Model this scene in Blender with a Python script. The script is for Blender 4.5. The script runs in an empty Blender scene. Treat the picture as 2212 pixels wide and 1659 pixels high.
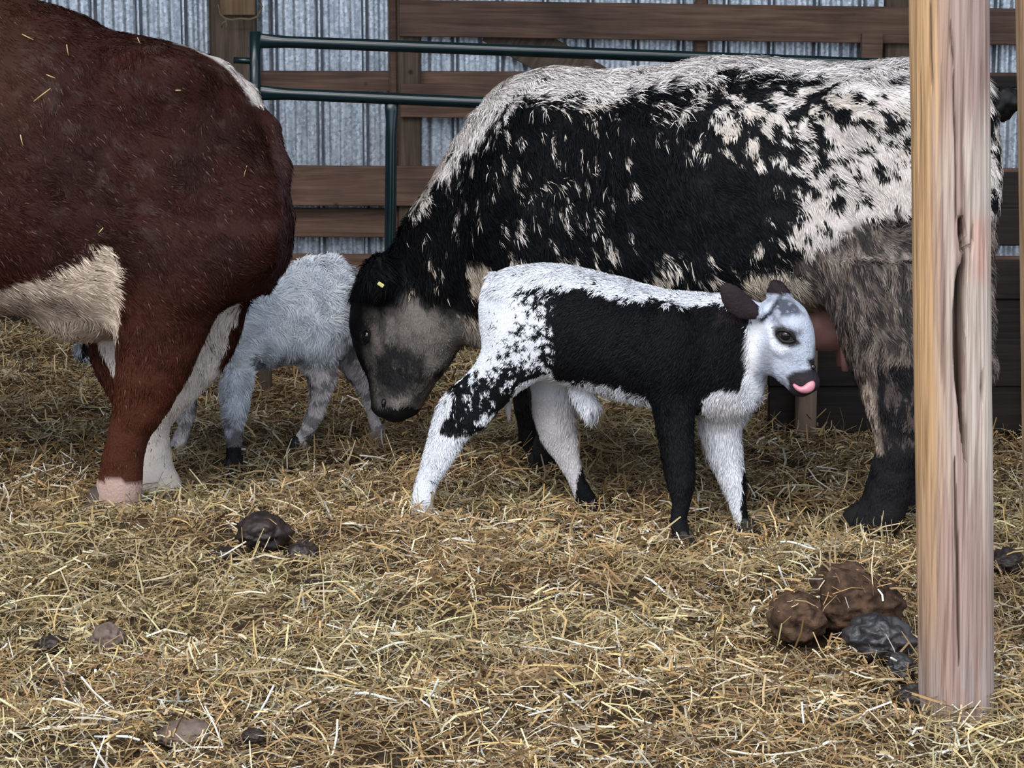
import bpy, bmesh, math, random
import numpy as np
from mathutils import Vector, Matrix

random.seed(7)
RNG = np.random.default_rng(11)
scene = bpy.context.scene

# ------------------------------------------------------------------ camera
F, CAMH, YH, CX, CY = 4800.0, 1.325, 100.0, 1106.0, 829.5   # focal length in pixels of the 2212 x 1659 frame
TH = math.atan((CY - YH) / F)
cam_d = bpy.data.cameras.new('camera')
cam_d.sensor_width = 36.0
cam_d.lens = 36.0 * F / 2212.0
cam_d.clip_start = 0.1
cam_d.clip_end = 200
cam = bpy.data.objects.new('camera', cam_d)
scene.collection.objects.link(cam)
cam.location = (0, 0, CAMH)
cam.rotation_euler = (math.pi / 2 - TH, 0, 0)
scene.camera = cam

# ------------------------------------------------------------------ light
world = bpy.data.worlds.new('overcast_sky')
scene.world = world
world.use_nodes = True
bg = world.node_tree.nodes['Background']
bg.inputs[0].default_value = (0.74, 0.86, 1.0, 1)
bg.inputs[1].default_value = 1.25
sun_d = bpy.data.lights.new('soft_sun', 'SUN')
sun_d.energy = 2.2
sun_d.angle = math.radians(45)
sun_d.color = (1.0, 0.97, 0.93)
sun = bpy.data.objects.new('soft_sun', sun_d)
scene.collection.objects.link(sun)
sun.rotation_euler = (math.radians(46), 0, math.radians(-18))
vs = scene.view_settings
vs.view_transform = 'Standard'
vs.look = 'None'
vs.gamma = 1.0
vs.use_curve_mapping = False
vs.exposure = 0.70

# ------------------------------------------------------------------ helpers
CT, ST = math.cos(TH), math.sin(TH)
def ray(px, py):
    x = (px - CX) / F; y = -(py - CY) / F
    return np.array([x, CT + y * ST, -ST + y * CT])
def W(px, py, Y):
    d = ray(px, py); t = Y / d[1]
    return Vector((d[0] * t, Y, CAMH + d[2] * t))
def G(px, py, z=0.0):
    d = ray(px, py); t = (z - CAMH) / d[2]
    return Vector((d[0] * t, d[1] * t, z))
def project(P):
    x = P[:, 0]; y = P[:, 1]; z = P[:, 2] - CAMH
    fw = y * CT - z * ST; up = y * ST + z * CT
    return CX + F * x / fw, CY - F * up / fw

def link(o, parent=None):
    scene.collection.objects.link(o)
    if parent is not None:
        o.parent = parent
    return o
def tag(o, label=None, cat=None, group=None, kind=None):
    if label: o['label'] = label
    if cat: o['category'] = cat
    if group: o['group'] = group
    if kind: o['kind'] = kind
    return o
def empty(name, loc=(0, 0, 0)):
    o = bpy.data.objects.new(name, None)
    o.empty_display_size = 0.1
    link(o); o.location = loc
    return o
def np_mesh(name, verts, faces, mat, parent=None, loc=(0, 0, 0), cols=None, smooth=True):
    """faces: (n,3) or (n,4) array, or list of such arrays; verts relative to loc"""
    if not isinstance(faces, (list, tuple)): faces = [faces]
    faces = [np.asarray(f, dtype=np.int32) for f in faces if len(f)]
    me = bpy.data.meshes.new(name)
    verts = np.ascontiguousarray(verts, dtype=np.float32)
    me.vertices.add(len(verts)); me.vertices.foreach_set('co', verts.ravel())
    li = np.concatenate([f.ravel() for f in faces])
    tot = np.concatenate([np.full(len(f), f.shape[1], np.int32) for f in faces])
    st = np.concatenate([[0], np.cumsum(tot)[:-1]]).astype(np.int32)
    me.loops.add(len(li)); me.loops.foreach_set('vertex_index', li)
    me.polygons.add(len(tot)); me.polygons.foreach_set('loop_start', st); me.polygons.foreach_set('loop_total', tot)
    if smooth: me.polygons.foreach_set('use_smooth', np.ones(len(tot), bool))
    if cols is not None:
        ca = me.color_attributes.new('col', 'FLOAT_COLOR', 'POINT')
        c4 = np.ones((len(verts), 4), np.float32); c4[:, :3] = cols
        ca.data.foreach_set('color', c4.ravel())
    me.update(calc_edges=True); me.validate()
    if mat: me.materials.append(mat)
    o = bpy.data.objects.new(name, me)
    link(o, parent); o.location = loc
    return o

# value noise in numpy
def _hash(ix, iy, iz, seed):
    n = (ix.astype(np.int64) * 374761393 + iy.astype(np.int64) * 668265263 + iz.astype(np.int64) * 2147483647 + seed * 1274126177) & 0xffffffff
    n = ((n ^ (n >> 13)) * 1274126177) & 0xffffffff
    n = ((n ^ (n >> 16)) * 2246822519) & 0xffffffff
    return ((n ^ (n >> 15)) & 0xffffff) / float(0xffffff)
def vnoise(P, scale, seed=0):
    p = np.asarray(P, float) / np.asarray(scale, float)
    i = np.floor(p).astype(np.int64); f = p - i; f = f * f * (3 - 2 * f)
    r = 0
    for dx in (0, 1):
        for dy in (0, 1):
            for dz in (0, 1):
                w = (f[:, 0] if dx else 1 - f[:, 0]) * (f[:, 1] if dy else 1 - f[:, 1]) * (f[:, 2] if dz else 1 - f[:, 2])
                r = r + w * _hash(i[:, 0] + dx, i[:, 1] + dy, i[:, 2] + dz, seed)
    return r
def fbm(P, scale, seed=0, octs=3):
    s = np.asarray(scale, float); r = 0; a = 1; t = 0
    for k in range(octs):
        r = r + a * vnoise(P, s / 2 ** k, seed + 17 * k); t += a; a *= 0.5
    return r / t
def xy1(x, y):
    return np.stack([np.asarray(x, float), np.asarray(y, float), np.zeros(np.shape(x))], 1)

# soft polygon test in a side view, 1 inside, 0 outside, smooth over `soft` pixels
def poly(px, py, pts, soft=12.0):
    pts = np.asarray(pts, float); n = len(pts)
    d2 = np.full(px.shape, 1e18); ins = np.zeros(px.shape, bool)
    for i in range(n):
        a = pts[i]; b = pts[(i + 1) % n]; e = b - a
        wx = px - a[0]; wy = py - a[1]
        t = np.clip((wx * e[0] + wy * e[1]) / (e @ e + 1e-9), 0, 1)
        d2 = np.minimum(d2, (wx - t * e[0]) ** 2 + (wy - t * e[1]) ** 2)
        c = ((a[1] > py) != (b[1] > py)) & (px < (b[0] - a[0]) * (py - a[1]) / (b[1] - a[1] + 1e-12) + a[0])
        ins ^= c
    d = np.sqrt(d2) * np.where(ins, 1, -1)
    return np.clip(d / (2 * soft) + 0.5, 0, 1)
def blob(px, py, cx, cy, rx, ry, rot=0.0):
    c, s = math.cos(rot), math.sin(rot)
    x = px - cx; y = py - cy
    return np.clip(1.5 - np.sqrt(((x * c + y * s) / rx) ** 2 + ((-x * s + y * c) / ry) ** 2) * 1.0, 0, 1)

# ------------------------------------------------------------------ materials
def new_mat(name, rough=0.7, spec=0.3):
    m = bpy.data.materials.new(name); m.use_nodes = True
    b = m.node_tree.nodes['Principled BSDF']
    b.inputs['Roughness'].default_value = rough
    b.inputs['Specular IOR Level'].default_value = spec
    return m, m.node_tree.nodes, m.node_tree.links, b
def mat_attr(name, rough=0.7, spec=0.3, bump=0.0, bscale=60.0, sub=0.0):
    m, N, L, b = new_mat(name, rough, spec)
    a = N.new('ShaderNodeAttribute'); a.attribute_name = 'col'
    L.new(a.outputs['Color'], b.inputs['Base Color'])
    if bump:
        t = N.new('ShaderNodeTexNoise'); t.inputs['Scale'].default_value = bscale; t.inputs['Detail'].default_value = 4
        tc = N.new('ShaderNodeTexCoord'); L.new(tc.outputs['Object'], t.inputs['Vector'])
        bp = N.new('ShaderNodeBump'); bp.inputs['Strength'].default_value = bump; bp.inputs['Distance'].default_value = 0.01
        L.new(t.outputs['Fac'], bp.inputs['Height']); L.new(bp.outputs['Normal'], b.inputs['Normal'])
    return m
def mat_plain(name, c, rough=0.6, spec=0.3, metal=0.0, var=0.0, scale=20.0, stretch=(1, 1, 1), bump=0.0, c2=None):
    m, N, L, b = new_mat(name, rough, spec)
    b.inputs['Metallic'].default_value = metal
    b.inputs['Base Color'].default_value = (*c, 1)
    if c2 is not None or bump:
        tc = N.new('ShaderNodeTexCoord'); mp = N.new('ShaderNodeMapping')
        mp.inputs['Scale'].default_value = stretch
        L.new(tc.outputs['Object'], mp.inputs['Vector'])
        t = N.new('ShaderNodeTexNoise'); t.inputs['Scale'].default_value = scale; t.inputs['Detail'].default_value = 6
        L.new(mp.outputs['Vector'], t.inputs['Vector'])
        if c2 is not None:
            r = N.new('ShaderNodeValToRGB')
            r.color_ramp.elements[0].position = 0.35; r.color_ramp.elements[0].color = (*c, 1)
            r.color_ramp.elements[1].position = 0.68; r.color_ramp.elements[1].color = (*c2, 1)
            L.new(t.outputs['Fac'], r.inputs['Fac']); L.new(r.outputs['Color'], b.inputs['Base Color'])
        if bump:
            bp = N.new('ShaderNodeBump'); bp.inputs['Strength'].default_value = bump; bp.inputs['Distance'].default_value = 0.01
            L.new(t.outputs['Fac'], bp.inputs['Height']); L.new(bp.outputs['Normal'], b.inputs['Normal'])
    return m
def mat_wood(name, c1, c2, axis=0):
    """weathered board: grain along the local axis, knots, dark streaks"""
    m, N, L, b = new_mat(name, 0.75, 0.25)
    tc = N.new('ShaderNodeTexCoord'); oi = N.new('ShaderNodeObjectInfo')
    ad = N.new('ShaderNodeVectorMath'); ad.operation = 'ADD'
    sc_ = N.new('ShaderNodeVectorMath'); sc_.operation = 'SCALE'; sc_.inputs['Scale'].default_value = 37.0
    cb = N.new('ShaderNodeCombineXYZ')
    for k in range(3): L.new(oi.outputs['Random'], cb.inputs[k])
    L.new(cb.outputs[0], sc_.inputs[0])
    L.new(tc.outputs['Object'], ad.inputs[0]); L.new(sc_.outputs[0], ad.inputs[1])
    mp = N.new('ShaderNodeMapping')
    s = [22.0, 22.0, 22.0]; s[axis] = 1.2
    mp.inputs['Scale'].default_value = s
    L.new(ad.outputs[0], mp.inputs['Vector'])
    t = N.new('ShaderNodeTexNoise'); t.inputs['Scale'].default_value = 2.0; t.inputs['Detail'].default_value = 6; t.inputs['Distortion'].default_value = 0.8
    L.new(mp.outputs['Vector'], t.inputs['Vector'])
    t2 = N.new('ShaderNodeTexNoise'); t2.inputs['Scale'].default_value = 3.0; t2.inputs['Detail'].default_value = 3
    L.new(ad.outputs[0], t2.inputs['Vector'])
    v = N.new('ShaderNodeTexVoronoi'); v.inputs['Scale'].default_value = 4.5
    L.new(ad.outputs[0], v.inputs['Vector'])
    kr = N.new('ShaderNodeValToRGB')
    kr.color_ramp.elements[0].position = 0.03; kr.color_ramp.elements[0].color = (0.25, 0.2, 0.18, 1)
    kr.color_ramp.elements[1].position = 0.09; kr.color_ramp.elements[1].color = (1, 1, 1, 1)
    L.new(v.outputs['Distance'], kr.inputs['Fac'])
    r = N.new('ShaderNodeValToRGB')
    r.color_ramp.elements[0].position = 0.3; r.color_ramp.elements[0].color = (*c1, 1)
    r.color_ramp.elements[1].position = 0.7; r.color_ramp.elements[1].color = (*c2, 1)
    L.new(t.outputs['Fac'], r.inputs['Fac'])
    mx = N.new('ShaderNodeMixRGB'); mx.blend_type = 'MULTIPLY'; mx.inputs[0].default_value = 1.0
    L.new(r.outputs['Color'], mx.inputs[1]); L.new(kr.outputs['Color'], mx.inputs[2])
    r2 = N.new('ShaderNodeValToRGB')
    r2.color_ramp.elements[0].position = 0.3; r2.color_ramp.elements[0].color = (0.6, 0.6, 0.62, 1)
    r2.color_ramp.elements[1].position = 0.65; r2.color_ramp.elements[1].color = (1.1, 1.05, 1.0, 1)
    L.new(t2.outputs['Fac'], r2.inputs['Fac'])
    mx2 = N.new('ShaderNodeMixRGB'); mx2.blend_type = 'MULTIPLY'; mx2.inputs[0].default_value = 1.0
    L.new(mx.outputs[0], mx2.inputs[1]); L.new(r2.outputs['Color'], mx2.inputs[2])
    L.new(mx2.outputs[0], b.inputs['Base Color'])
    bp = N.new('ShaderNodeBump'); bp.inputs['Strength'].default_value = 0.4; bp.inputs['Distance'].default_value = 0.006
    L.new(t.outputs['Fac'], bp.inputs['Height']); L.new(bp.outputs['Normal'], b.inputs['Normal'])
    return m
def mat_metal_sheet():
    m, N, L, b = new_mat('galvanised_sheet', 0.38, 0.5)
    b.inputs['Metallic'].default_value = 0.55
    tc = N.new('ShaderNodeTexCoord'); mp = N.new('ShaderNodeMapping')
    L.new(tc.outputs['Object'], mp.inputs['Vector'])
    v = N.new('ShaderNodeTexVoronoi'); v.inputs['Scale'].default_value = 75
    L.new(mp.outputs['Vector'], v.inputs['Vector'])
    t = N.new('ShaderNodeTexNoise'); t.inputs['Scale'].default_value = 3.0; t.inputs['Detail'].default_value = 8
    mp2 = N.new('ShaderNodeMapping'); mp2.inputs['Scale'].default_value = (14, 6, 1.2)
    L.new(tc.outputs['Object'], mp2.inputs['Vector']); L.new(mp2.outputs['Vector'], t.inputs['Vector'])
    r = N.new('ShaderNodeValToRGB')
    r.color_ramp.elements[0].position = 0.3; r.color_ramp.elements[0].color = (0.42, 0.45, 0.50, 1)
    r.color_ramp.elements[1].position = 0.72; r.color_ramp.elements[1].color = (0.92, 0.95, 1.0, 1)
    L.new(t.outputs['Fac'], r.inputs['Fac'])
    r2 = N.new('ShaderNodeValToRGB')
    r2.color_ramp.elements[0].color = (0.50, 0.51, 0.54, 1); r2.color_ramp.elements[1].color = (1.15, 1.15, 1.15, 1)
    L.new(v.outputs['Color'], r2.inputs['Fac'])
    mx = N.new('ShaderNodeMixRGB'); mx.blend_type = 'MULTIPLY'; mx.inputs[0].default_value = 1.0
    L.new(r.outputs['Color'], mx.inputs[1]); L.new(r2.outputs['Color'], mx.inputs[2])
    L.new(mx.outputs[0], b.inputs['Base Color'])
    return m

M = {}
M['sheet'] = mat_metal_sheet()
M['sheet_rib_shade'] = mat_plain('shaded_rib_metal', (0.10, 0.11, 0.14), 0.6, 0.3, c2=(0.22, 0.24, 0.28), scale=12)  # darker tone that draws the shading of the rib flanks
M['plank'] = mat_wood('brown_plank_wood', (0.120, 0.070, 0.050), (0.26, 0.158, 0.112), 0)
M['plank_shaded'] = mat_wood('shaded_plank_wood', (0.006, 0.004, 0.003), (0.017, 0.011, 0.008), 0)  # near-black wood: the shade behind the cow is put into its colour
M['post_wood'] = mat_wood('weathered_post_wood', (0.085, 0.060, 0.043), (0.19, 0.140, 0.100), 2)
M['post_pale'] = mat_wood('pale_post_wood', (0.24, 0.14, 0.075), (0.36, 0.23, 0.13), 2)
M['roof'] = mat_plain('roof_sheet', (0.30, 0.32, 0.35), 0.6, 0.3)
M['gate'] = mat_plain('green_gate_paint', (0.002, 0.009, 0.011), 0.25, 0.5, c2=(0.004, 0.014, 0.017), scale=9, bump=0.05)
M['twine'] = mat_plain('twine', (0.25, 0.19, 0.12), 0.9, 0.1)
M['soil'] = mat_attr('trodden_bedding', 0.95, 0.1, 0.6, 45)
M['straw'] = mat_attr('straw', 0.55, 0.35)
M['fur'] = mat_attr('fur', 0.62, 0.10)
M['hide'] = mat_attr('hide', 0.75, 0.15, 0.35, 120)
def mat_pole():
    m, N, L, b = new_mat('peeled_pole', 0.62, 0.3)
    a = N.new('ShaderNodeAttribute'); a.attribute_name = 'col'
    tc = N.new('ShaderNodeTexCoord'); mp = N.new('ShaderNodeMapping'); mp.inputs['Scale'].default_value = (130, 130, 3.0)
    L.new(tc.outputs['Object'], mp.inputs['Vector'])
    t = N.new('ShaderNodeTexNoise'); t.inputs['Scale'].default_value = 1.0; t.inputs['Detail'].default_value = 5; t.inputs['Distortion'].default_value = 0.4
    L.new(mp.outputs['Vector'], t.inputs['Vector'])
    r = N.new('ShaderNodeValToRGB')
    r.color_ramp.elements[0].position = 0.30; r.color_ramp.elements[0].color = (0.58, 0.52, 0.48, 1)
    r.color_ramp.elements[1].position = 0.56; r.color_ramp.elements[1].color = (1.08, 1.06, 1.04, 1)
    L.new(t.outputs['Fac'], r.inputs['Fac'])
    mx = N.new('ShaderNodeMixRGB'); mx.blend_type = 'MULTIPLY'; mx.inputs[0].default_value = 1.0
    L.new(a.outputs['Color'], mx.inputs[1]); L.new(r.outputs['Color'], mx.inputs[2]); L.new(mx.outputs[0], b.inputs['Base Color'])
    bp = N.new('ShaderNodeBump'); bp.inputs['Strength'].default_value = 0.35; bp.inputs['Distance'].default_value = 0.004
    L.new(t.outputs['Fac'], bp.inputs['Height']); L.new(bp.outputs['Normal'], b.inputs['Normal'])
    return m
M['pole'] = mat_pole()
M['dung'] = mat_plain('dung_dark', (0.010, 0.0065, 0.0055), 0.55, 0.35, c2=(0.032, 0.020, 0.017), scale=22, bump=0.8)
M['dung_brown'] = mat_plain('dung_brown', (0.030, 0.017, 0.011), 0.85, 0.15, c2=(0.095, 0.054, 0.034), scale=38, bump=1.0)
M['dung_grey'] = mat_plain('dung_grey', (0.085, 0.058, 0.048), 0.85, 0.2, c2=(0.16, 0.115, 0.095), scale=18, bump=0.7)
M['dung_black'] = mat_plain('dung_black', (0.012, 0.011, 0.013), 0.45, 0.5, c2=(0.040, 0.034, 0.036), scale=26, bump=0.8)
M['hoof_dark'] = mat_plain('hoof_dark', (0.004, 0.004, 0.004), 0.55, 0.25, c2=(0.012, 0.010, 0.010), scale=30)
M['hoof_pale'] = mat_plain('hoof_pale', (0.16, 0.12, 0.10), 0.5, 0.4, c2=(0.32, 0.26, 0.23), scale=30)
M['hoof_brown'] = mat_plain('hoof_brown', (0.035, 0.025, 0.022), 0.5, 0.4, c2=(0.09, 0.06, 0.05), scale=30)
M['eye'] = mat_plain('eye_ball', (0.006, 0.005, 0.005), 0.08, 0.6)
M['eyelid'] = mat_plain('eyelid_skin', (0.008, 0.006, 0.006), 0.55, 0.3)
M['tongue'] = mat_plain('tongue_pink', (0.50, 0.17, 0.22), 0.35, 0.5, c2=(0.62, 0.26, 0.30), scale=60)
M['udder'] = mat_plain('udder_skin', (0.30, 0.15, 0.14), 0.6, 0.3, c2=(0.40, 0.22, 0.20), scale=20)
M['tag'] = mat_plain('ear_tag_plastic', (0.75, 0.68, 0.25), 0.4, 0.4)

# ------------------------------------------------------------------ mesh builders
def box_bm(bm, sx, sy, sz, bev=0.004, M4=None, jitter=0.0):
    r = bmesh.ops.create_cube(bm, size=1.0)
    for v in r['verts']:
        v.co = Vector((v.co.x * sx, v.co.y * sy, v.co.z * sz))
        if jitter: v.co += Vector((0, 0, random.uniform(-jitter, jitter)))
    if bev:
        es = list({e for v in r['verts'] for e in v.link_edges})
        o = bmesh.ops.bevel(bm, geom=es, offset=bev, segments=1, affect='EDGES')
        vs_ = o['verts']
    if M4 is not None:
        bmesh.ops.transform(bm, matrix=M4, verts=bm.verts)
def box_obj(name, size, loc, mat, parent=None, rot=(0, 0, 0), bev=0.004, jitter=0.0):
    bm = bmesh.new(); box_bm(bm, *size, bev=bev, jitter=jitter)
    me = bpy.data.meshes.new(name); bm.to_mesh(me); bm.free()
    me.materials.append(mat)
    o = bpy.data.objects.new(name, me); link(o, parent); o.location = loc; o.rotation_euler = rot
    return o
def tube_np(path, radii, seg=12, squash=None):
    """swept tube along a list of points with end caps; returns verts, quads, tris"""
    P = [Vector(p) for p in path]; n = len(P); vs_ = []
    ref = Vector((0, 0, 1))
    for i, p in enumerate(P):
        t = (P[min(i + 1, n - 1)] - P[max(i - 1, 0)]).normalized()
        r = ref if abs(t.dot(ref)) < 0.95 else Vector((0, 1, 0))
        a = t.cross(r).normalized(); b = a.cross(t).normalized()
        ra, rb = (radii[i], radii[i]) if squash is None else (radii[i] * squash[i][0], radii[i] * squash[i][1])
        for k in range(seg):
            ang = 2 * math.pi * k / seg
            vs_.append(p + a * (math.cos(ang) * ra) + b * (math.sin(ang) * rb))
    q = []
    for i in range(n - 1):
        for k in range(seg):
            k2 = (k + 1) % seg
            q.append((i * seg + k, i * seg + k2, (i + 1) * seg + k2, (i + 1) * seg + k))
    c0 = len(vs_); vs_.append(P[0]); vs_.append(P[-1]); t3 = []
    for k in range(seg):
        k2 = (k + 1) % seg
        t3.append((c0, k2, k)); t3.append((c0 + 1, (n - 1) * seg + k, (n - 1) * seg + k2))
    return np.array([tuple(v) for v in vs_]), np.array(q), np.array(t3)
def tube_obj(name, path, radii, mat, parent=None, seg=12, squash=None):
    v, q, t = tube_np(path, radii, seg, squash)
    return np_mesh(name, v, [q, t], mat, parent)

# ================================================================== SETTING
# gently uneven ground: height of the trodden bedding surface
HOLLOWS = ((480, 1175, 0.09, 0.05), (1330, 1590, 0.07, 0.05), (425, 1310, 0.045, 0.035), (140, 1490, 0.07, 0.04), (1052, 1475, 0.04, 0.03), (1700, 1000, 0.12, 0.04), (1340, 1310, 0.04, 0.03), (2170, 1215, 0.05, 0.03))
def ground_h(x, y):
    P = xy1(x, y)
    h = (fbm(P, 0.55, 3, 3) - 0.5) * 0.070 + (fbm(P, 0.13, 9, 2) - 0.5) * 0.070
    m = G(1800, 1300); h = h + 0.085 * np.exp(-(((P[:, 0] - m.x - 0.02) / 0.20) ** 2 + ((P[:, 1] - m.y - 0.18) / 0.26) ** 2))
    m = G(1000, 860); h = h + 0.03 * np.exp(-(((P[:, 0] - m.x) / 0.6) ** 2 + ((P[:, 1] - m.y) / 0.5) ** 2))
    for (a, b, r, d) in HOLLOWS:
        c = G(a, b); h = h - d * np.exp(-(((P[:, 0] - c.x) / r) ** 2 + ((P[:, 1] - c.y) / (r * 1.3)) ** 2))
    return h - 0.012
def build_floor():
    xs = np.linspace(-6, 6, 241); ys = np.concatenate([np.linspace(-1.0, 3.2, 24), np.linspace(3.25, 9.0, 190), np.linspace(9.1, 11.5, 20)])
    X, Y = np.meshgrid(xs, ys); x = X.ravel(); y = Y.ravel()
    z = ground_h(x, y) - 0.012
    nx, ny = len(xs), len(ys)
    i = np.arange(nx - 1)[None, :] + nx * np.arange(ny - 1)[:, None]; i = i.ravel()
    f = np.stack([i, i + 1, i + 1 + nx, i + nx], 1)
    n = fbm(xy1(x, y), 0.25, 21, 3)[:, None]
    c = (1 - n) * np.array([0.022, 0.015, 0.010]) + n * np.array([0.085, 0.056, 0.032])
    o = np_mesh('floor', np.stack([x, y, z], 1), f, M['soil'], cols=c)
    tag(o, kind='structure')
build_floor()

YW = 11.40                     # corrugated back wall
def wall_profile(width):
    p = 0.2286; pts = []
    n = int(round(width / p))
    for k in range(n):
        x0 = k * p
        for (dx, d) in ((0, 0), (0.011, 0.030), (0.024, 0.030), (0.035, 0), (0.062, 0.0), (0.068, 0.006), (0.086, 0.006), (0.092, 0), (0.115, 0), (0.121, .006), (0.139, .006), (0.145, 0), (0.172, 0), (0.178, 0.006), (0.196, 0.006), (0.202, 0)):
            pts.append((x0 + dx, d))
    pts.append((n * p, 0))
    return pts
def build_wall():
    wall = empty('wall_back', (0, YW, 0)); tag(wall, kind='structure')
    pr = wall_profile(0.9144); zs = [0.0, 1.6, 4.45]
    v = []; fs = []
    for z in zs:
        for (x, d) in pr: v.append((x, -d, z))
    n = len(pr)
    for j in range(len(zs) - 1):
        for k in range(n - 1):
            fs.append((j * n + k, j * n + k + 1, (j + 1) * n + k + 1, (j + 1) * n + k))
    first = None
    for k in range(14):
        if first is None:
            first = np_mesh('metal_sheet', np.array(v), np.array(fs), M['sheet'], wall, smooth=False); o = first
            first.data.materials.append(M['sheet_rib_shade'])
            for p in first.data.polygons:      # shade lines painted on the flanks of the high ribs
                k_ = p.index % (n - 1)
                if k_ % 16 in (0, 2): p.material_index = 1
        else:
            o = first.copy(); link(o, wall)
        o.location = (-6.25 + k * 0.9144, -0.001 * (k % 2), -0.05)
    def plank(px0, px1, y0a, y1a, y0b, y1b, off, mat='plank', th=0.038, bev=0.004):
        Y = YW - off
        a0, a1, b0, b1 = W(px0, y0a, Y), W(px0, y1a, Y), W(px1, y0b, Y), W(px1, y1b, Y)
        ca = (a0 + a1) / 2; cb = (b0 + b1) / 2; d = cb - ca
        hgt = ((a0 - a1).length + (b0 - b1).length) / 2
        o = box_obj('plank', (d.length, th, hgt), tuple((ca + cb) / 2 - Vector((0, YW, 0))), M[mat], wall, (0, -math.atan2(d.z, d.x), 0), bev)
        return o
    # round-edged wall posts, then the boards nailed to them
    def wpost(px0, px1, off, ytop=-900, ybot=700, mat='post_wood', dep=0.10):
        Y = YW - off
        a = W(px0, 300, Y); b = W(px1, 300, Y)
        box_obj('post', (b.x - a.x, dep, 4.4), ((a.x + b.x) / 2, -off, 2.18), M[mat], wall, bev=0.012)
    wpost(460, 557, 0.09, dep=0.13)
    wpost(861, 909, 0.09, dep=0.10)
    wpost(842, 862, 0.07, mat='plank', dep=0.05)
    wpost(1905, 1990, 0.09)
    wpost(1498, 1526, 0.06, mat='plank', dep=0.04)
    plank(-900, 2900, 150, 192, 158, 204, 0.050)
    plank(862, 2600, 0, 78, 24, 104, 0.17)
    plank(865, 1900, 181, 253, 190, 262, 0.17)
    plank(-900, 2900, 352, 438, 366, 452, 0.165)
    plank(-900, 2900, 444, 497, 458, 512, 0.060)
    plank(-900, 2900, 497, 506, 511, 520, 0.10)
    plank(-900, 2900, 543, 640, 556, 652, 0.165)
    plank(-900, 2900, 640, 700, 652, 712, 0.06)
    plank(1860, 1906, 72, 132, 73, 133, 0.20)
    # diagonal brace
    Y = YW - 0.08; a = W(1080, 62, Y); b = W(1330, 205, Y); d = b - a
    box_obj('brace', (d.length + 0.1, 0.038, 0.19), tuple((a + b) / 2 - Vector((0, YW, 0))), M['post_wood'], wall, (0, -math.atan2(d.z, d.x), 0))
    # paler block nailed on the post
    a = W(476, -30, YW - 0.17); b = W(552, 33, YW - 0.17)
    box_obj('post_block', (b.x - a.x, 0.04, abs(b.z - a.z)), ((a.x + b.x) / 2, -0.175, (a.z + b.z) / 2), M['post_pale'], wall)
build_wall()

def build_shell():
    # unseen roof panels; gap between them added to light the animals from above
    roof = empty('ceiling', (0, 7.8, 4.42)); tag(roof, kind='structure')
    box_obj('roof_panel', (12.6, 1.1, 0.05), (0, -3.25, 0), M['roof'], roof)
    box_obj('roof_panel', (12.6, 5.35, 0.05), (0, 1.125, 0), M['roof'], roof)
    for s, nm in ((-1, 'wall_left'), (1, 'wall_right')):
        o = box_obj(nm, (0.06, 7.6, 4.44), (s * 6.2, 7.8, 2.19), M['roof']); tag(o, kind='structure')
build_shell()

# baling twine knotted round the wall post
def build_twine():
    Y = YW - 0.245
    pts = [(470, 10), (476, 30), (486, 40), (500, 43), (520, 40), (540, 42), (556, 36), (562, 24), (566, 14), (560, 6)]
    path = [W(x, y, Y) for x, y in pts]
    tw = empty('baling_twine', W(515, 45, Y)); tag(tw, 'loop of pale baling twine tied around the square post on the metal wall', 'twine')
    def add(nm, pp, r):
        v, q, t = tube_np(pp, [r] * len(pp), 6)
        np_mesh(nm, v - np.array(tw.location), [q, t], M['twine'], tw)
    add('loop', path, 0.006)
    add('loose_end', [W(486, 40, Y), W(490, 52, Y), W(488, 62, Y)], 0.004)
    add('loose_end', [W(492, 41, Y), W(480, 50, Y), W(478, 60, Y)], 0.004)
build_twine()

# ------------------------------------------------------------------ tube gate
def build_gate():
    Y = 8.0
    def PT(x, y, dy=0): return W(x, y, Y + dy)
    root = empty('tube_gate', (PT(551, 140).x, Y, 0)); tag(root, 'dark green tubular steel gate with flattened rail ends behind the cows', 'gate')
    L0 = np.array(root.location)
    def add(nm, path, rad, sq=None, seg=14):
        v, q, t = tube_np(path, rad, seg, sq)
        return np_mesh(nm, v - L0, [q, t], M['gate'], root)
    x0, x1 = 551, 1950
    rows = [(88, 0.0375), (200, 0.044), (675, 0.030)]
    zb = PT(551, 905)
    add('end_upright', [PT(551, 68), PT(551, 205), PT(542, 500), PT(531, 850)], [0.021] * 4)
    add('end_upright', [PT(x1, 165), PT(x1, 880)], [0.021] * 2)
    for i, (y, sl) in enumerate(rows):
        n = 14; path = []; rad = []; sq = []
        for k in range(n):
            t = k / (n - 1)
            if k == 1: t = 0.012
            if k == 2: t = 0.05
            x = x0 + (x1 - x0) * t
            path.append(PT(x, y + (x - x0) * sl)); rad.append(0.0215)
            fl = max(0, 1 - t / 0.05)
            sq.append((1 - 0.65 * fl, 1 + 0.32 * fl))
        if i in (0, 1) or i >= 2:
            # the bottom rail meets the leaning end upright
            if i >= 2:
                path[0] = PT(538, y)
            add('rail', path, rad, sq)
    for xb in (846, 1500):
        ya = 203 + (xb - x0) * 0.044
        pth = [PT(xb, ya - 5), PT(xb, ya + 22), PT(xb, ya + 48), PT(xb - 1, ya + 80), PT(xb - 2, ya + 200), PT(xb - 4, ya + 400), PT(xb - 5, ya + 640)]
        add('brace', pth, [0.021] * 7, [(1.15, 0.5), (1.15, 0.5), (1, 0.8), (1, 1), (1, 1), (1, 1), (1, 1)])
    # hinge pins between gate end and post
    add('hinge_pin', [PT(505, 130), PT(552, 132)], [0.012] * 2)
build_gate()
g = G(572, 850); a = W(558, 770, g.y); b = W(586, 770, g.y)
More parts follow.
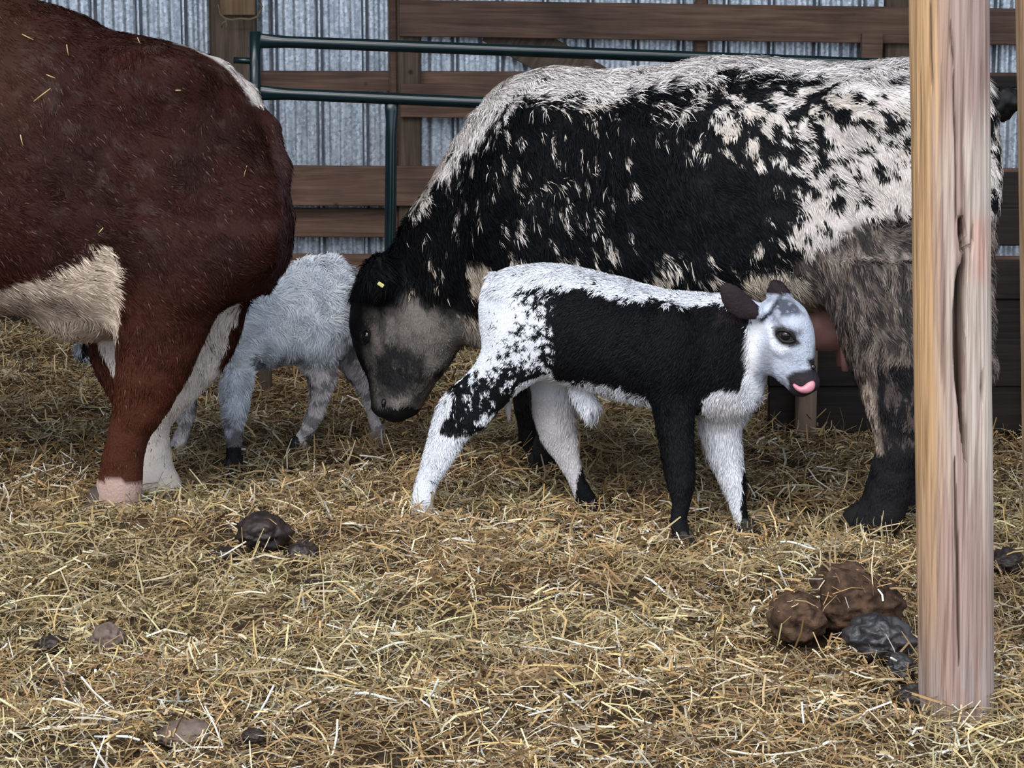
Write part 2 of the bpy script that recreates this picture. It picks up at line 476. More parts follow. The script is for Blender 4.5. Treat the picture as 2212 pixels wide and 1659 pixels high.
o = box_obj('wooden_stake', (b.x - a.x, 0.04, a.z + 0.06), ((a.x + b.x) / 2, g.y, a.z / 2 - 0.03), M['post_wood'], bev=0.006, jitter=0.006)
tag(o, 'short brown wooden stake standing behind the legs of the grey calf', 'stake')

# ------------------------------------------------------------------ dark plank partition behind the cow
def build_partition():
    Y = 7.55
    root = empty('plank_partition', (W(2150, 500, Y).x, Y, 0)); tag(root, 'plank partition coloured dark as in shade with hay caught on it behind the round post', 'partition')
    L0 = Vector(root.location)
    def pl(x0, x1, y0, y1, off=0, mat='plank_shaded'):
        a = W(x0, y0, Y - off); b = W(x1, y1, Y - off)
        box_obj('plank', (b.x - a.x, 0.035, abs(a.z - b.z)), tuple((a + b) / 2 - L0), M[mat], root)
    pl(1660, 2700, 164, 190); pl(1660, 2700, 372, 450); pl(1660, 2700, 450, 530, .012); pl(1660, 2700, 562, 646, .01)
    pl(1660, 2700, 643, 734); pl(1660, 2700, 732, 834, .008); pl(1660, 2700, 832, 935)
    for x in (1748, 2260):
        a = W(x - 14, 150, Y - 0.06); b = W(x + 14, 960, Y - 0.06)
        box_obj('stake', (b.x - a.x, 0.05, a.z - 0.0), ((a.x + b.x) / 2 - L0.x, -0.045, a.z / 2), M['post_wood'], root, bev=0.006)
build_partition()
def build_hay():
    Y = 7.49; c = W(2172, 224, Y)
    bm = bmesh.new(); bmesh.ops.create_icosphere(bm, subdivisions=4, radius=1.0)
    P = np.array([v.co for v in bm.verts]); r = 1 + 0.5 * (fbm(P, 0.7, 611, 3) - 0.5) * 2
    for v, q in zip(bm.verts, P * r[:, None] * np.array([0.052, 0.045, 0.058])): v.co = q
    me = bpy.data.meshes.new('hay_tuft'); bm.to_mesh(me); bm.free(); me.materials.append(M['hoof_dark'])
    for p in me.polygons: p.use_smooth = True
    o = bpy.data.objects.new('hay_tuft', me); link(o, bpy.data.objects['plank_partition'])
    o.location = c - Vector(bpy.data.objects['plank_partition'].location)
build_hay()

# ------------------------------------------------------------------ round timber posts
def pole(name, base, top, r0, r1, label, seed, crack=False):
    nseg, nrow = (190, 240) if crack else (64, 120)
    base = Vector(base); top = Vector(top); d = top - base
    ax = d.normalized(); e1 = Vector((1, 0, 0)); e1 = (e1 - ax * e1.dot(ax)).normalized(); e2 = ax.cross(e1)
    t = np.repeat(np.linspace(0, 1, nrow), nseg); a = np.tile(np.arange(nseg) / nseg * 2 * np.pi, nrow)
    # a = 0 is screen right, a = -pi/2 faces the camera
    hh = t * d.length
    r = r0 + (r1 - r0) * t
    C = np.stack([np.cos(a) * 2, np.sin(a) * 2, hh], 1)
    r = r * (1 + 0.035 * (fbm(C, (0.9, 0.9, 0.5), seed, 3) - 0.5) * 2) + 0.0016 * (fbm(C, (0.12, 0.12, 0.9), seed + 5, 3) - 0.5) * 2
    P0 = np.array(base)[None, :] + np.array(ax)[None, :] * hh[:, None]
    nrm = np.cos(a)[:, None] * np.array(e1) + np.sin(a)[:, None] * np.array(e2)
    front = nrm[:, 1] < 0.2
    g = fbm(C, (0.10, 0.10, 1.1), seed + 3, 3); g2 = fbm(C, (0.5, 0.5, 0.35), seed + 4, 3); g3 = vnoise(C, (0.05, 0.05, 0.6), seed + 8)
    u = nrm[:, 0]                                   # -1 left edge ... 1 right edge
    tan = np.array([0.40, 0.245, 0.125]); pink = np.array([0.27, 0.185, 0.160]); pale = np.array([0.44, 0.365, 0.315]); grey = np.array([0.27, 0.235, 0.23])
    col = pink[None] * np.ones((len(u), 1))
    if crack:
        px, py = project(P0 + nrm * r[:, None])
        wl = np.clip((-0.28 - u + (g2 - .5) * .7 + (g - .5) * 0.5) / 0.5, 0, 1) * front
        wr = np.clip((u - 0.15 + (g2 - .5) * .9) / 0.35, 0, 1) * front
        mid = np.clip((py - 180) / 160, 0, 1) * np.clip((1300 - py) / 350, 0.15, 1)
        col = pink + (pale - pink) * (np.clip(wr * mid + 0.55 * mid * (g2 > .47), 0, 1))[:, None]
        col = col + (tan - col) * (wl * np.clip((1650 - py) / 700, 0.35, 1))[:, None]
        red = poly(px, py, [(2100, 470), (2135, 470), (2135, 610), (2100, 600)], 14)
        col = col + (np.array([0.46, 0.20, 0.15]) - col) * (red * 0.5)[:, None]
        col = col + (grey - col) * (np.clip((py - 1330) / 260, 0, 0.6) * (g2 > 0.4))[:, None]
        # the long split: path in height with varying width, gouged inward
        for pts, depth in (([(2076, 470, 5), (2079, 520, 7), (2090, 550, 4), (2078, 600, 11), (2073, 680, 13), (2071, 760, 11), (2073, 820, 9), (2077, 880, 6), (2082, 940, 4), (2086, 985, 1.5)], 0.055),
                           ([(2058, 150, 1.0), (2063, 300, 1.8), (2065, 420, 1.8), (2066, 480, 1.2)], 0.010),
                           ([(2061, 1000, 1.5), (2064, 1080, 2.2), (2067, 1200, 2.6), (2070, 1350, 2.2), (2071, 1440, 1.2)], 0.014),
                           ([(2008, 0, 1.2), (2010, 120, 2.0), (2014, 190, 1.0)], 0.007), ([(2052, 60, 1.2), (2056, 100, 2.4), (2059, 130, 1.2)], 0.008),
                           ([(2121, 800, 1.5), (2123, 830, 4), (2121, 862, 1.5)], 0.010), ([(2103, 490, 1), (2100, 520, 2.5), (2094, 545, 3)], 0.02)):
            q = np.array(pts, float)
            cx = np.interp(py, q[:, 1], q[:, 0]); w = np.interp(py, q[:, 1], q[:, 2], left=0.01, right=0.01)
            k = np.clip(1.25 - np.abs(px - cx) / np.maximum(w, 0.05), 0, 1) * (nrm[:, 1] < -0.25)
            k = k * ((py > q[0, 1] - 4) & (py < q[-1, 1] + 4))
            k = k ** 0.4
            r = r - depth * k
            kk = np.clip(k * 1.0, 0, 1)[:, None]
            col = col + (np.array([0.055, 0.033, 0.022]) - col) * kk * 0.9
    else:
        col = col + (tan - col) * 0.75
    col = col * (0.60 + 0.60 * g + 0.20 * vnoise(C, (0.025, 0.025, 0.5), seed + 12))[:, None]
    col = np.where((g3 > 0.80)[:, None], col * 0.72, col)
    V = P0 + nrm * r[:, None]
    i = np.arange(nrow - 1)[:, None] * nseg; k = np.arange(nseg)[None, :]; k2 = (k + 1) % nseg
    q = np.stack([(i + k).ravel(), (i + k2).ravel(), (i + nseg + k2).ravel(), (i + nseg + k).ravel()], 1)
    o = np_mesh(name, V - np.array(base), q, M['pole'], None, tuple(base), cols=np.clip(col, 0, 1))
    return o
b = G(2066, 1530); t = W(2051, 0, b.y); dd = (t - b); top = b + dd * (4.39 / dd.z); base = b - dd * (0.08 / dd.z)
o = pole('timber_post', base, top, 0.0745, 0.079, '', 5, True)
tag(o, 'thick peeled round timber post with a long split, standing in front of the speckled cow', 'post')
b = G(2290, 1420); t = W(2273, 0, b.y); dd = (t - b); top = b + dd * (4.39 / dd.z); base = b - dd * (0.08 / dd.z)
o = pole('timber_post', base, top, 0.074, 0.078, '', 31, False)
tag(o, 'plain tan round timber post without a split, beside the split post', 'post')

# ================================================================== ANIMALS
def smin(a, b, k):
    h = np.clip(0.5 + 0.5 * (b - a) / k, 0, 1)
    return b + (a - b) * h - k * h * (1 - h)
def resample(t, cols, n=240):
    """smooth (Hermite) interpolation of a table"""
    t = np.asarray(t, float); o = np.argsort(t); t = t[o]
    tt = np.linspace(t[0], t[-1], n); out = []
    for c in cols:
        c = np.asarray(c, float)[o]
        m = np.zeros(len(c))
        d = np.diff(c) / np.maximum(np.diff(t), 1e-9)
        m[0] = d[0]; m[-1] = d[-1]
        for i in range(1, len(c) - 1):
            m[i] = 0 if d[i - 1] * d[i] <= 0 else 2 * d[i - 1] * d[i] / (d[i - 1] + d[i])
        i = np.clip(np.searchsorted(t, tt) - 1, 0, len(t) - 2)
        h = t[i + 1] - t[i]; x = (tt - t[i]) / h
        out.append((2 * x ** 3 - 3 * x ** 2 + 1) * c[i] + (x ** 3 - 2 * x ** 2 + x) * h * m[i] + (-2 * x ** 3 + 3 * x ** 2) * c[i + 1] + (x ** 3 - x ** 2) * h * m[i + 1])
    return tt, out
def surface_nets(V, org, h):
    S = V < 0
    nx, ny, nz = V.shape
    c = np.zeros((nx - 1, ny - 1, nz - 1), np.int8)
    for a in (0, 1):
        for b_ in (0, 1):
            for d in (0, 1):
                c += S[a:nx - 1 + a, b_:ny - 1 + b_, d:nz - 1 + d]
    act = (c > 0) & (c < 8)
    I = np.argwhere(act); idx = np.full(act.shape, -1, np.int64); idx[act] = np.arange(len(I))
    acc = np.zeros((len(I), 3)); cnt = np.zeros(len(I))
    corners = [(a, b_, d) for a in (0, 1) for b_ in (0, 1) for d in (0, 1)]
    for p in corners:
        for ax in range(3):
            if p[ax]: continue
            q = list(p); q[ax] = 1
            va = V[I[:, 0] + p[0], I[:, 1] + p[1], I[:, 2] + p[2]]; vb = V[I[:, 0] + q[0], I[:, 1] + q[1], I[:, 2] + q[2]]
            m = (va < 0) != (vb < 0)
            t = np.where(m, va / np.where(m, va - vb, 1), 0)
            pos = np.array(p, float)[None].repeat(len(I), 0); pos[:, ax] += t
            acc[m] += pos[m]; cnt[m] += 1
    P = (I + acc / cnt[:, None]) * h + org
    Q = []
    for ax in range(3):
        sl0 = [slice(1, -1)] * 3; sl1 = [slice(1, -1)] * 3
        sl0[ax] = slice(0, -1); sl1[ax] = slice(1, None)
        A = S[tuple(sl0)]; B = S[tuple(sl1)]
        E_ = np.argwhere(A != B); inside = A[A != B]
        off = np.ones(3, int); off[ax] = 0; E_ = E_ + off
        o1, o2 = [(1, 2), (2, 0), (0, 1)][ax]
        def cid(d1, d2):
            e = E_.copy(); e[:, o1] -= d1; e[:, o2] -= d2
            return idx[e[:, 0], e[:, 1], e[:, 2]]
        q = np.stack([cid(1, 1), cid(0, 1), cid(0, 0), cid(1, 0)], 1)
        q[~inside] = q[~inside][:, ::-1]
        Q.append(q)
    return P, np.concatenate(Q)

class Animal:
    def __init__(self, name, O, ang, right, vox, label, cat):
        """ang: how far the heading swings away from the camera (rad); right: faces screen right"""
        self.name = name; self.O = np.array([O[0], O[1], 0.0]); self.vox = vox
        self.u = np.array([(1 if right else -1) * math.cos(ang), math.sin(ang), 0.0])
        n = np.array([-self.u[1], self.u[0], 0.0])
        if n[1] < 0: n = -n
        self.n = n; self.flip = np.linalg.det(np.stack([self.u, self.n, [0, 0, 1]])) < 0
        self.cosn = abs(self.u[0]); self.sinn = abs(self.n[0])
        self.prims = []; self.hooves = []
        self.root = empty(name, tuple(self.O)); tag(self.root, label, cat)
    def L(self, px, py, off=0.0):
        d = ray(px, py); c = np.array([0, 0, CAMH])
        t = (off - (c - self.O) @ self.n) / (d @ self.n)
        P = c + d * t
        return (P - self.O) @ self.u, P[2]
    def voff(self, px, py):
        g = np.array(G(px, py)) - self.O
        return g @ self.n
    def shrink(self, hs, b):
        E_ = hs * self.cosn
        return math.sqrt(max(E_ ** 2 - (b * self.sinn) ** 2, 0.25 * E_ ** 2)) / self.cosn
    # --- shapes
    def add(self, fn, bb, k=0.04): self.prims.append((fn, bb, k))
    def loft(self, axis, t, ca, cb, ra, rb, n=2.0, k=0.04):
        tt, (a, b, r1, r2) = resample(t, (ca, cb, ra, rb))
        r1 = np.maximum(r1, 0.002); r2 = np.maximum(r2, 0.002)
        ia, ib = [(1, 2), (0, 2), (0, 1)][axis]
        lo = [0] * 3; hi = [0] * 3
        lo[axis], hi[axis] = tt[0], tt[-1]
        lo[ia] = (a - r1).min(); hi[ia] = (a + r1).max(); lo[ib] = (b - r2).min(); hi[ib] = (b + r2).max()
        def fn(X):
            T = X[axis]
            A = X[ia] - np.interp(T, tt, a); B = X[ib] - np.interp(T, tt, b)
            R1 = np.interp(T, tt, r1); R2 = np.interp(T, tt, r2)
            m = np.sqrt(A * A + B * B) + 1e-6
            if n == 2: rho = np.sqrt((A / R1) ** 2 + (B / R2) ** 2) + 1e-6
            else: rho = ((np.abs(A) / R1) ** n + (np.abs(B) / R2) ** n) ** (1 / n) + 1e-6
            d = m * (1 - 1 / rho)
            d = np.maximum(d, -np.minimum(R1, R2))
            return np.maximum(d, np.maximum(tt[0] - T, T - tt[-1]))
        self.add(fn, (lo, hi), k)
    def trunk(self, cols, n=2.2, k=0.05, voffs=None):
        t = []; cz = []; rv = []; rz = []; cv = []
        for i, (px, y0, y1, hw) in enumerate(cols):
            vo = 0.0 if voffs is None else voffs[i]
            s, _ = self.L(px, (y0 + y1) / 2, vo); _, z0 = self.L(px, y0, vo); _, z1 = self.L(px, y1, vo)
            t.append(s); cz.append((z0 + z1) / 2); rz.append((z0 - z1) / 2); rv.append(hw); cv.append(vo)
        self.loft(0, t, cv, cz, rv, rz, n, k)
    def leg(self, rows, vtop, foot=None, k=0.05, toground=True, hoof=None, n=2.0):
        """rows of (y, left x, right x, half width across); foot pixel fixes how far out the hoof stands"""
        vb = vtop if foot is None else self.voff(*foot)
        y0, y1 = rows[0][0], rows[-1][0]
        t = []; cs = []; cv = []; rs = []; rv = []
        for (y, xl, xr, hw) in rows:
            f = (y - y0) / max(y1 - y0, 1); f = f ** 1.3
            v = vtop + (vb - vtop) * f
            s0, z0 = self.L(xl, y, v); s1, z1 = self.L(xr, y, v)
            t.append((z0 + z1) / 2); cs.append((s0 + s1) / 2); rs.append(self.shrink(abs(s1 - s0) / 2, hw)); cv.append(v); rv.append(hw)
        if toground and t[-1] > -0.01:
            t.append(-0.02); cs.append(cs[-1]); rs.append(rs[-1]); cv.append(cv[-1]); rv.append(rv[-1])
        for i in range(1, len(t)):
            if t[i] >= t[i - 1]: t[i] = t[i - 1] - 0.004
        self.loft(2, t, cs, cv, rs, rv, n, k)
        if hoof: self.hooves.append((cs[-1], cv[-1], rs[-1], hoof))
    def ell(self, px, py, v, rs, rv, rz, k=0.04, rot=0.0):
        s, z = self.L(px, py, v); c, si = math.cos(rot), math.sin(rot)
        R = max(rs, rz)
        def fn(X):
            A = X[0] - s; B = X[1] - v; C = X[2] - z
            A, C = A * c + C * si, -A * si + C * c
            rho = np.sqrt((A / rs) ** 2 + (B / rv) ** 2 + (C / rz) ** 2) + 1e-6
            m = np.sqrt(A * A + B * B + C * C) + 1e-6
            return np.maximum(m * (1 - 1 / rho), -min(rs, rv, rz))
        self.add(fn, ([s - R, v - rv, z - R], [s + R, v + rv, z + R]), k)
    def caps(self, pts, k=0.03):
        """chain of tapered capsules; pts (px,py,v,r)"""
        Q = []
        for (px, py, v, r) in pts:
            s, z = self.L(px, py, v); Q.append((np.array([s, v, z]), r))
        for (a, ra), (b_, rb) in zip(Q[:-1], Q[1:]):
            def fn(X, a=a, b_=b_, ra=ra, rb=rb):
                e = b_ - a; ee = e @ e
                d = [X[i] - a[i] for i in range(3)]
                t = np.clip((d[0] * e[0] + d[1] * e[1] + d[2] * e[2]) / ee, 0, 1)
                return np.sqrt(sum((d[i] - t * e[i]) ** 2 for i in range(3))) - (ra + (rb - ra) * t)
            self.add(fn, (np.minimum(a, b_) - max(ra, rb), np.maximum(a, b_) + max(ra, rb)), k)
    # --- meshing
    def build(self, colfn, bumps=0.0):
        lo = np.min([p[1][0] for p in self.prims], 0) - 0.06; hi = np.max([p[1][1] for p in self.prims], 0) + 0.06
        lo[2] = max(lo[2], -0.04)
        h = self.vox; n = np.ceil((hi - lo) / h).astype(int) + 1
        ax = [lo[i] + h * np.arange(n[i]) for i in range(3)]
        D = np.ones(tuple(n), np.float32)
        for fn, (a, b_), k in self.prims:
            m = k + 2 * h
            sl = [slice(max(0, int((a[i] - m - lo[i]) / h)), min(n[i], int((b_[i] + m - lo[i]) / h) + 2)) for i in range(3)]
            if any(s.stop <= s.start for s in sl): continue
            X = np.meshgrid(*[ax[i][sl[i]] for i in range(3)], indexing='ij', sparse=True)
            X = [np.broadcast_to(x, tuple(s.stop - s.start for s in sl)) for x in X]
            d = fn(X)
            D[tuple(sl)] = smin(D[tuple(sl)], d, k)
        D[0] = 1; D[-1] = 1; D[:, 0] = 1; D[:, -1] = 1; D[:, :, 0] = 1; D[:, :, -1] = 1
        P, Q = surface_nets(D, lo, h)
        # relax
        for _ in range(2):
            acc = np.zeros_like(P); cnt = np.zeros(len(P))
            for i in range(4):
                a = Q[:, i]; b_ = Q[:, (i + 1) % 4]
                for x, y in ((a, b_), (b_, a)):
                    for c in range(3): acc[:, c] += np.bincount(x, P[y, c], len(P))
                    cnt += np.bincount(x, minlength=len(P))
            P = P * 0.5 + 0.5 * acc / np.maximum(cnt, 1)[:, None]
        Wd = self.O + P[:, :1] * self.u + P[:, 1:2] * self.n + P[:, 2:] * np.array([0, 0, 1.0])
        if self.flip: Q = Q[:, ::-1]
        fn_ = np.cross(Wd[Q[:, 2]] - Wd[Q[:, 0]], Wd[Q[:, 3]] - Wd[Q[:, 1]])
        N = np.zeros_like(Wd)
        for i in range(4):
            for c in range(3): N[:, c] += np.bincount(Q[:, i], fn_[:, c], len(Wd))
        N /= np.linalg.norm(N, axis=1)[:, None] + 1e-12
        if bumps:
            Wd = Wd + N * (bumps * 2 * (fbm(P, (0.09, 0.09, 0.09), 5, 3) - 0.5))[:, None]
        self.P, self.Q, self.Wd, self.N, self.fa = P, Q, Wd, N, np.linalg.norm(fn_, axis=1)
        self.colfn = colfn
        self.body = np_mesh('body', Wd - self.O, Q, M['hide'], self.root, cols=self.colors(P, Wd))
        for (s, v, r, hf) in self.hooves: self.hoof(s, v, *hf)
    def colors(self, P, Wd):
        Wm = self.O + P[:, :1] * self.u + (-np.abs(P[:, 1:2])) * self.n + P[:, 2:] * np.array([0, 0, 1.0])
        mx, my = project(Wm); qx, qy = project(Wd)
        return np.clip(self.colfn(mx, my, qx, qy, P), 0.0015, 0.95)
    def surf(self, px, py, rad=14):
        qx, qy = project(self.Wd); d = (qx - px) ** 2 + (qy - py) ** 2
        c = np.where(d < rad * rad)[0]
        dist = np.linalg.norm(self.Wd[c] - np.array([0, 0, CAMH]), axis=1)
        c = c[dist < dist.min() + 0.03]
        i = c[np.argmin(d[c])]
        return self.Wd[i], self.N[i]
    def coat(self, count, lenfn, flowfn, width=0.0026, lift=0.45, lock=0.55, rnd=0.3, back=0.12, jit=0.16, seed=1, droop=0.25, pale=0.0, palec=(0.12, 0.07, 0.05)):
        rg = np.random.default_rng(seed)
        c = self.Wd[self.Q].mean(1); nf = self.N[self.Q].mean(1)
        tocam = np.array([0, 0, CAMH]) - c; tocam /= np.linalg.norm(tocam, axis=1)[:, None]
        vis = (nf * tocam).sum(1)
        cpx, cpy = project(c); inf = (cpx > -250) & (cpx < 2450)
        w = self.fa * np.where(vis > -0.35, 1.0, back) * np.where(inf, 1.0, 0.12)
        ln = lenfn(*project(c), self.P[self.Q].mean(1))
        w = w * (ln > 0.0015) * np.clip(0.02 / np.maximum(ln, 0.004), 0.5, 2.0)
        fi = rg.choice(len(self.Q), count, p=w / w.sum())
        a = rg.random(count)[:, None]; b_ = rg.random(count)[:, None]
        q = self.Q[fi]
        wts = ((1 - a) * (1 - b_), a * (1 - b_), a * b_, (1 - a) * b_)
        R = sum(wts[i] * self.Wd[q[:, i]] for i in range(4)); Pl = sum(wts[i] * self.P[q[:, i]] for i in range(4))
        N = sum(wts[i] * self.N[q[:, i]] for i in range(4)); N /= np.linalg.norm(N, axis=1)[:, None] + 1e-9
        col = self.colors(Pl, R)
        px, py = project(R)
        Ln = lenfn(px, py, Pl) * (0.65 + 0.7 * rg.random(count))
        fl = flowfn(px, py, Pl)                        # local (s, v, z)
        lk = np.stack([vnoise(Pl, 0.035, 40 + seed), vnoise(Pl, 0.035, 50 + seed), vnoise(Pl, 0.035, 60 + seed)], 1) - 0.5
        lk2 = np.stack([vnoise(Pl, 0.12, 70 + seed), vnoise(Pl, 0.12, 80 + seed), vnoise(Pl, 0.12, 90 + seed)], 1) - 0.5
        fl = fl + lk * 2 * lock + lk2 * 1.4 * lock + (rg.random((count, 3)) - 0.5) * 2 * rnd
        d = fl[:, :1] * self.u + fl[:, 1:2] * self.n + fl[:, 2:] * np.array([0, 0, 1.0])
        d = d - N * (d * N).sum(1)[:, None]; d /= np.linalg.norm(d, axis=1)[:, None] + 1e-9
        lf = (lift * (0.6 + 0.8 * rg.random(count)))[:, None]
        d1 = d * np.cos(lf) + N * np.sin(lf)
        d2 = d * np.cos(lf * 0.25) + N * np.sin(lf * 0.25) + np.array([0, 0, -droop]); d2 /= np.linalg.norm(d2, axis=1)[:, None]
        sd = np.cross(d1, N); sd /= np.linalg.norm(sd, axis=1)[:, None] + 1e-9
        sd = sd + N * ((rg.random(count) - 0.5) * 0.9)[:, None]
        wd = (width * (0.6 + 0.8 * rg.random(count)))[:, None] * 0.5
        r0 = R - N * 0.004; r1 = r0 + d1 * (Ln * 0.5)[:, None]; r2 = r1 + d2 * (Ln * 0.5)[:, None]
        V = np.empty((count, 5, 3), np.float32)
        V[:, 0] = r0 - sd * wd; V[:, 1] = r0 + sd * wd; V[:, 2] = r1 - sd * wd * 0.9; V[:, 3] = r1 + sd * wd * 0.9; V[:, 4] = r2
        i = np.arange(count)[:, None] * 5
        fq = i + np.array([[0, 1, 3, 2]]); ft = i + np.array([[2, 3, 4]])
        col = col * (1 + jit * 2 * (rg.random(count) - 0.5) + jit * 1.6 * (vnoise(Pl, 0.03, 7) - 0.5))[:, None]
        if pale: col = np.where((rg.random(count) < pale * 2 * vnoise(Pl, 0.05, 17))[:, None], np.array(palec), col)
        C = np.repeat(np.clip(col, 0.0012, 0.95), 5, 0)
        o = np_mesh('coat', V.reshape(-1, 3) - self.O, [fq, ft], M['fur'], self.root, cols=C, smooth=False)
        o['kind'] = 'stuff'
        return o
    def hoof(self, s, v, size, mat, toe=0.0, shift=0.0, z0=-0.012):
        """cloven hoof: two claws in one mesh; toe = extra yaw"""
        seg = 14; vs_ = []; qs = []; ts = []
        for side in (-1, 1):
            b0 = len(vs_)
            rings = [(-0.03, 1.0, 0.0), (0.25 * size, 0.99, -0.03 * size), (0.75 * size, 0.86, -0.16 * size), (1.05 * size, 0.70, -0.26 * size)]
            for (z, sc_, sh) in rings:
                for k in range(seg):
                    a = 2 * math.pi * k / seg
                    x = math.cos(a); x = x * size * (1.0 if x > 0 else 0.72); y = math.sin(a) * size * 0.36 * (1 - 0.25 * max(0, math.cos(a)))
                    x = x * sc_ + sh; y = y * sc_ + side * size * 0.36 * (0.6 + 0.4 * sc_)
                    vs_.append((x, y, z + z0))
            nr = len(rings)
            for j in range(nr - 1):
                for k in range(seg):
                    k2 = (k + 1) % seg
                    qs.append((b0 + j * seg + k, b0 + j * seg + k2, b0 + (j + 1) * seg + k2, b0 + (j + 1) * seg + k))
            c = len(vs_); vs_.append((-0.2 * size, side * size * 0.3, 1.15 * size + z0))
            for k in range(seg): ts.append((b0 + (nr - 1) * seg + k, b0 + (nr - 1) * seg + (k + 1) % seg, c))
        V = np.array(vs_); ct, st = math.cos(toe), math.sin(toe)
        lx = V[:, 0] + shift; ls = s + lx * ct - V[:, 1] * st; lv = v + lx * st + V[:, 1] * ct
        Wv = ls[:, None] * self.u + lv[:, None] * self.n + V[:, 2:] * np.array([0, 0, 1.0])
        np_mesh('hoof', Wv, [np.array(qs), np.array(ts)], mat, self.root)
    def eye(self, px, py, r, sink=0.55, lid=True, tilt=0.0):
        P, N = self.surf(px, py)
        c = Vector(P - N * r * sink)
        bm = bmesh.new(); bmesh.ops.create_uvsphere(bm, u_segments=20, v_segments=14, radius=r)
        me = bpy.data.meshes.new('eye'); bm.to_mesh(me); bm.free(); me.materials.append(M['eye'])
        for p in me.polygons: p.use_smooth = True
        e = bpy.data.objects.new('eye', me); link(e, self.root); e.location = c - Vector(self.O)
        if lid:
            # lid rim: almond ring lying on the face around the ball
            nn = Vector(N); zz = Vector((0, 0, 1)); a = (self.u - np.array(nn) * (self.u @ np.array(nn))); a = Vector(a).normalized(); b_ = nn.cross(a).normalized()
            ct, st = math.cos(tilt), math.sin(tilt)
            a, b_ = a * ct + b_ * st, b_ * ct - a * st
            path = []
            for k in range(25):
                t = 2 * math.pi * k / 24
                path.append(Vector(P) + a * (math.cos(t) * r * 1.35) + b_ * (math.sin(t) * r * 0.82 * (1 - 0.25 * abs(math.cos(t)))) + nn * r * (0.16 - 0.22 * abs(math.cos(t))))
            v, q, t3 = tube_np(path, [r * 0.22] * 25, 8)
            np_mesh('eyelid', v - np.array(e.location) - self.O, [q, t3], M['eyelid'], e)
        return P, N

def mixc(c, d, f):
    return c + (np.asarray(d) - c) * np.clip(f, 0, 1)[:, None]
def uni(n): return np.clip(0.5 + (n - 0.5) * 1.9, 0, 1)

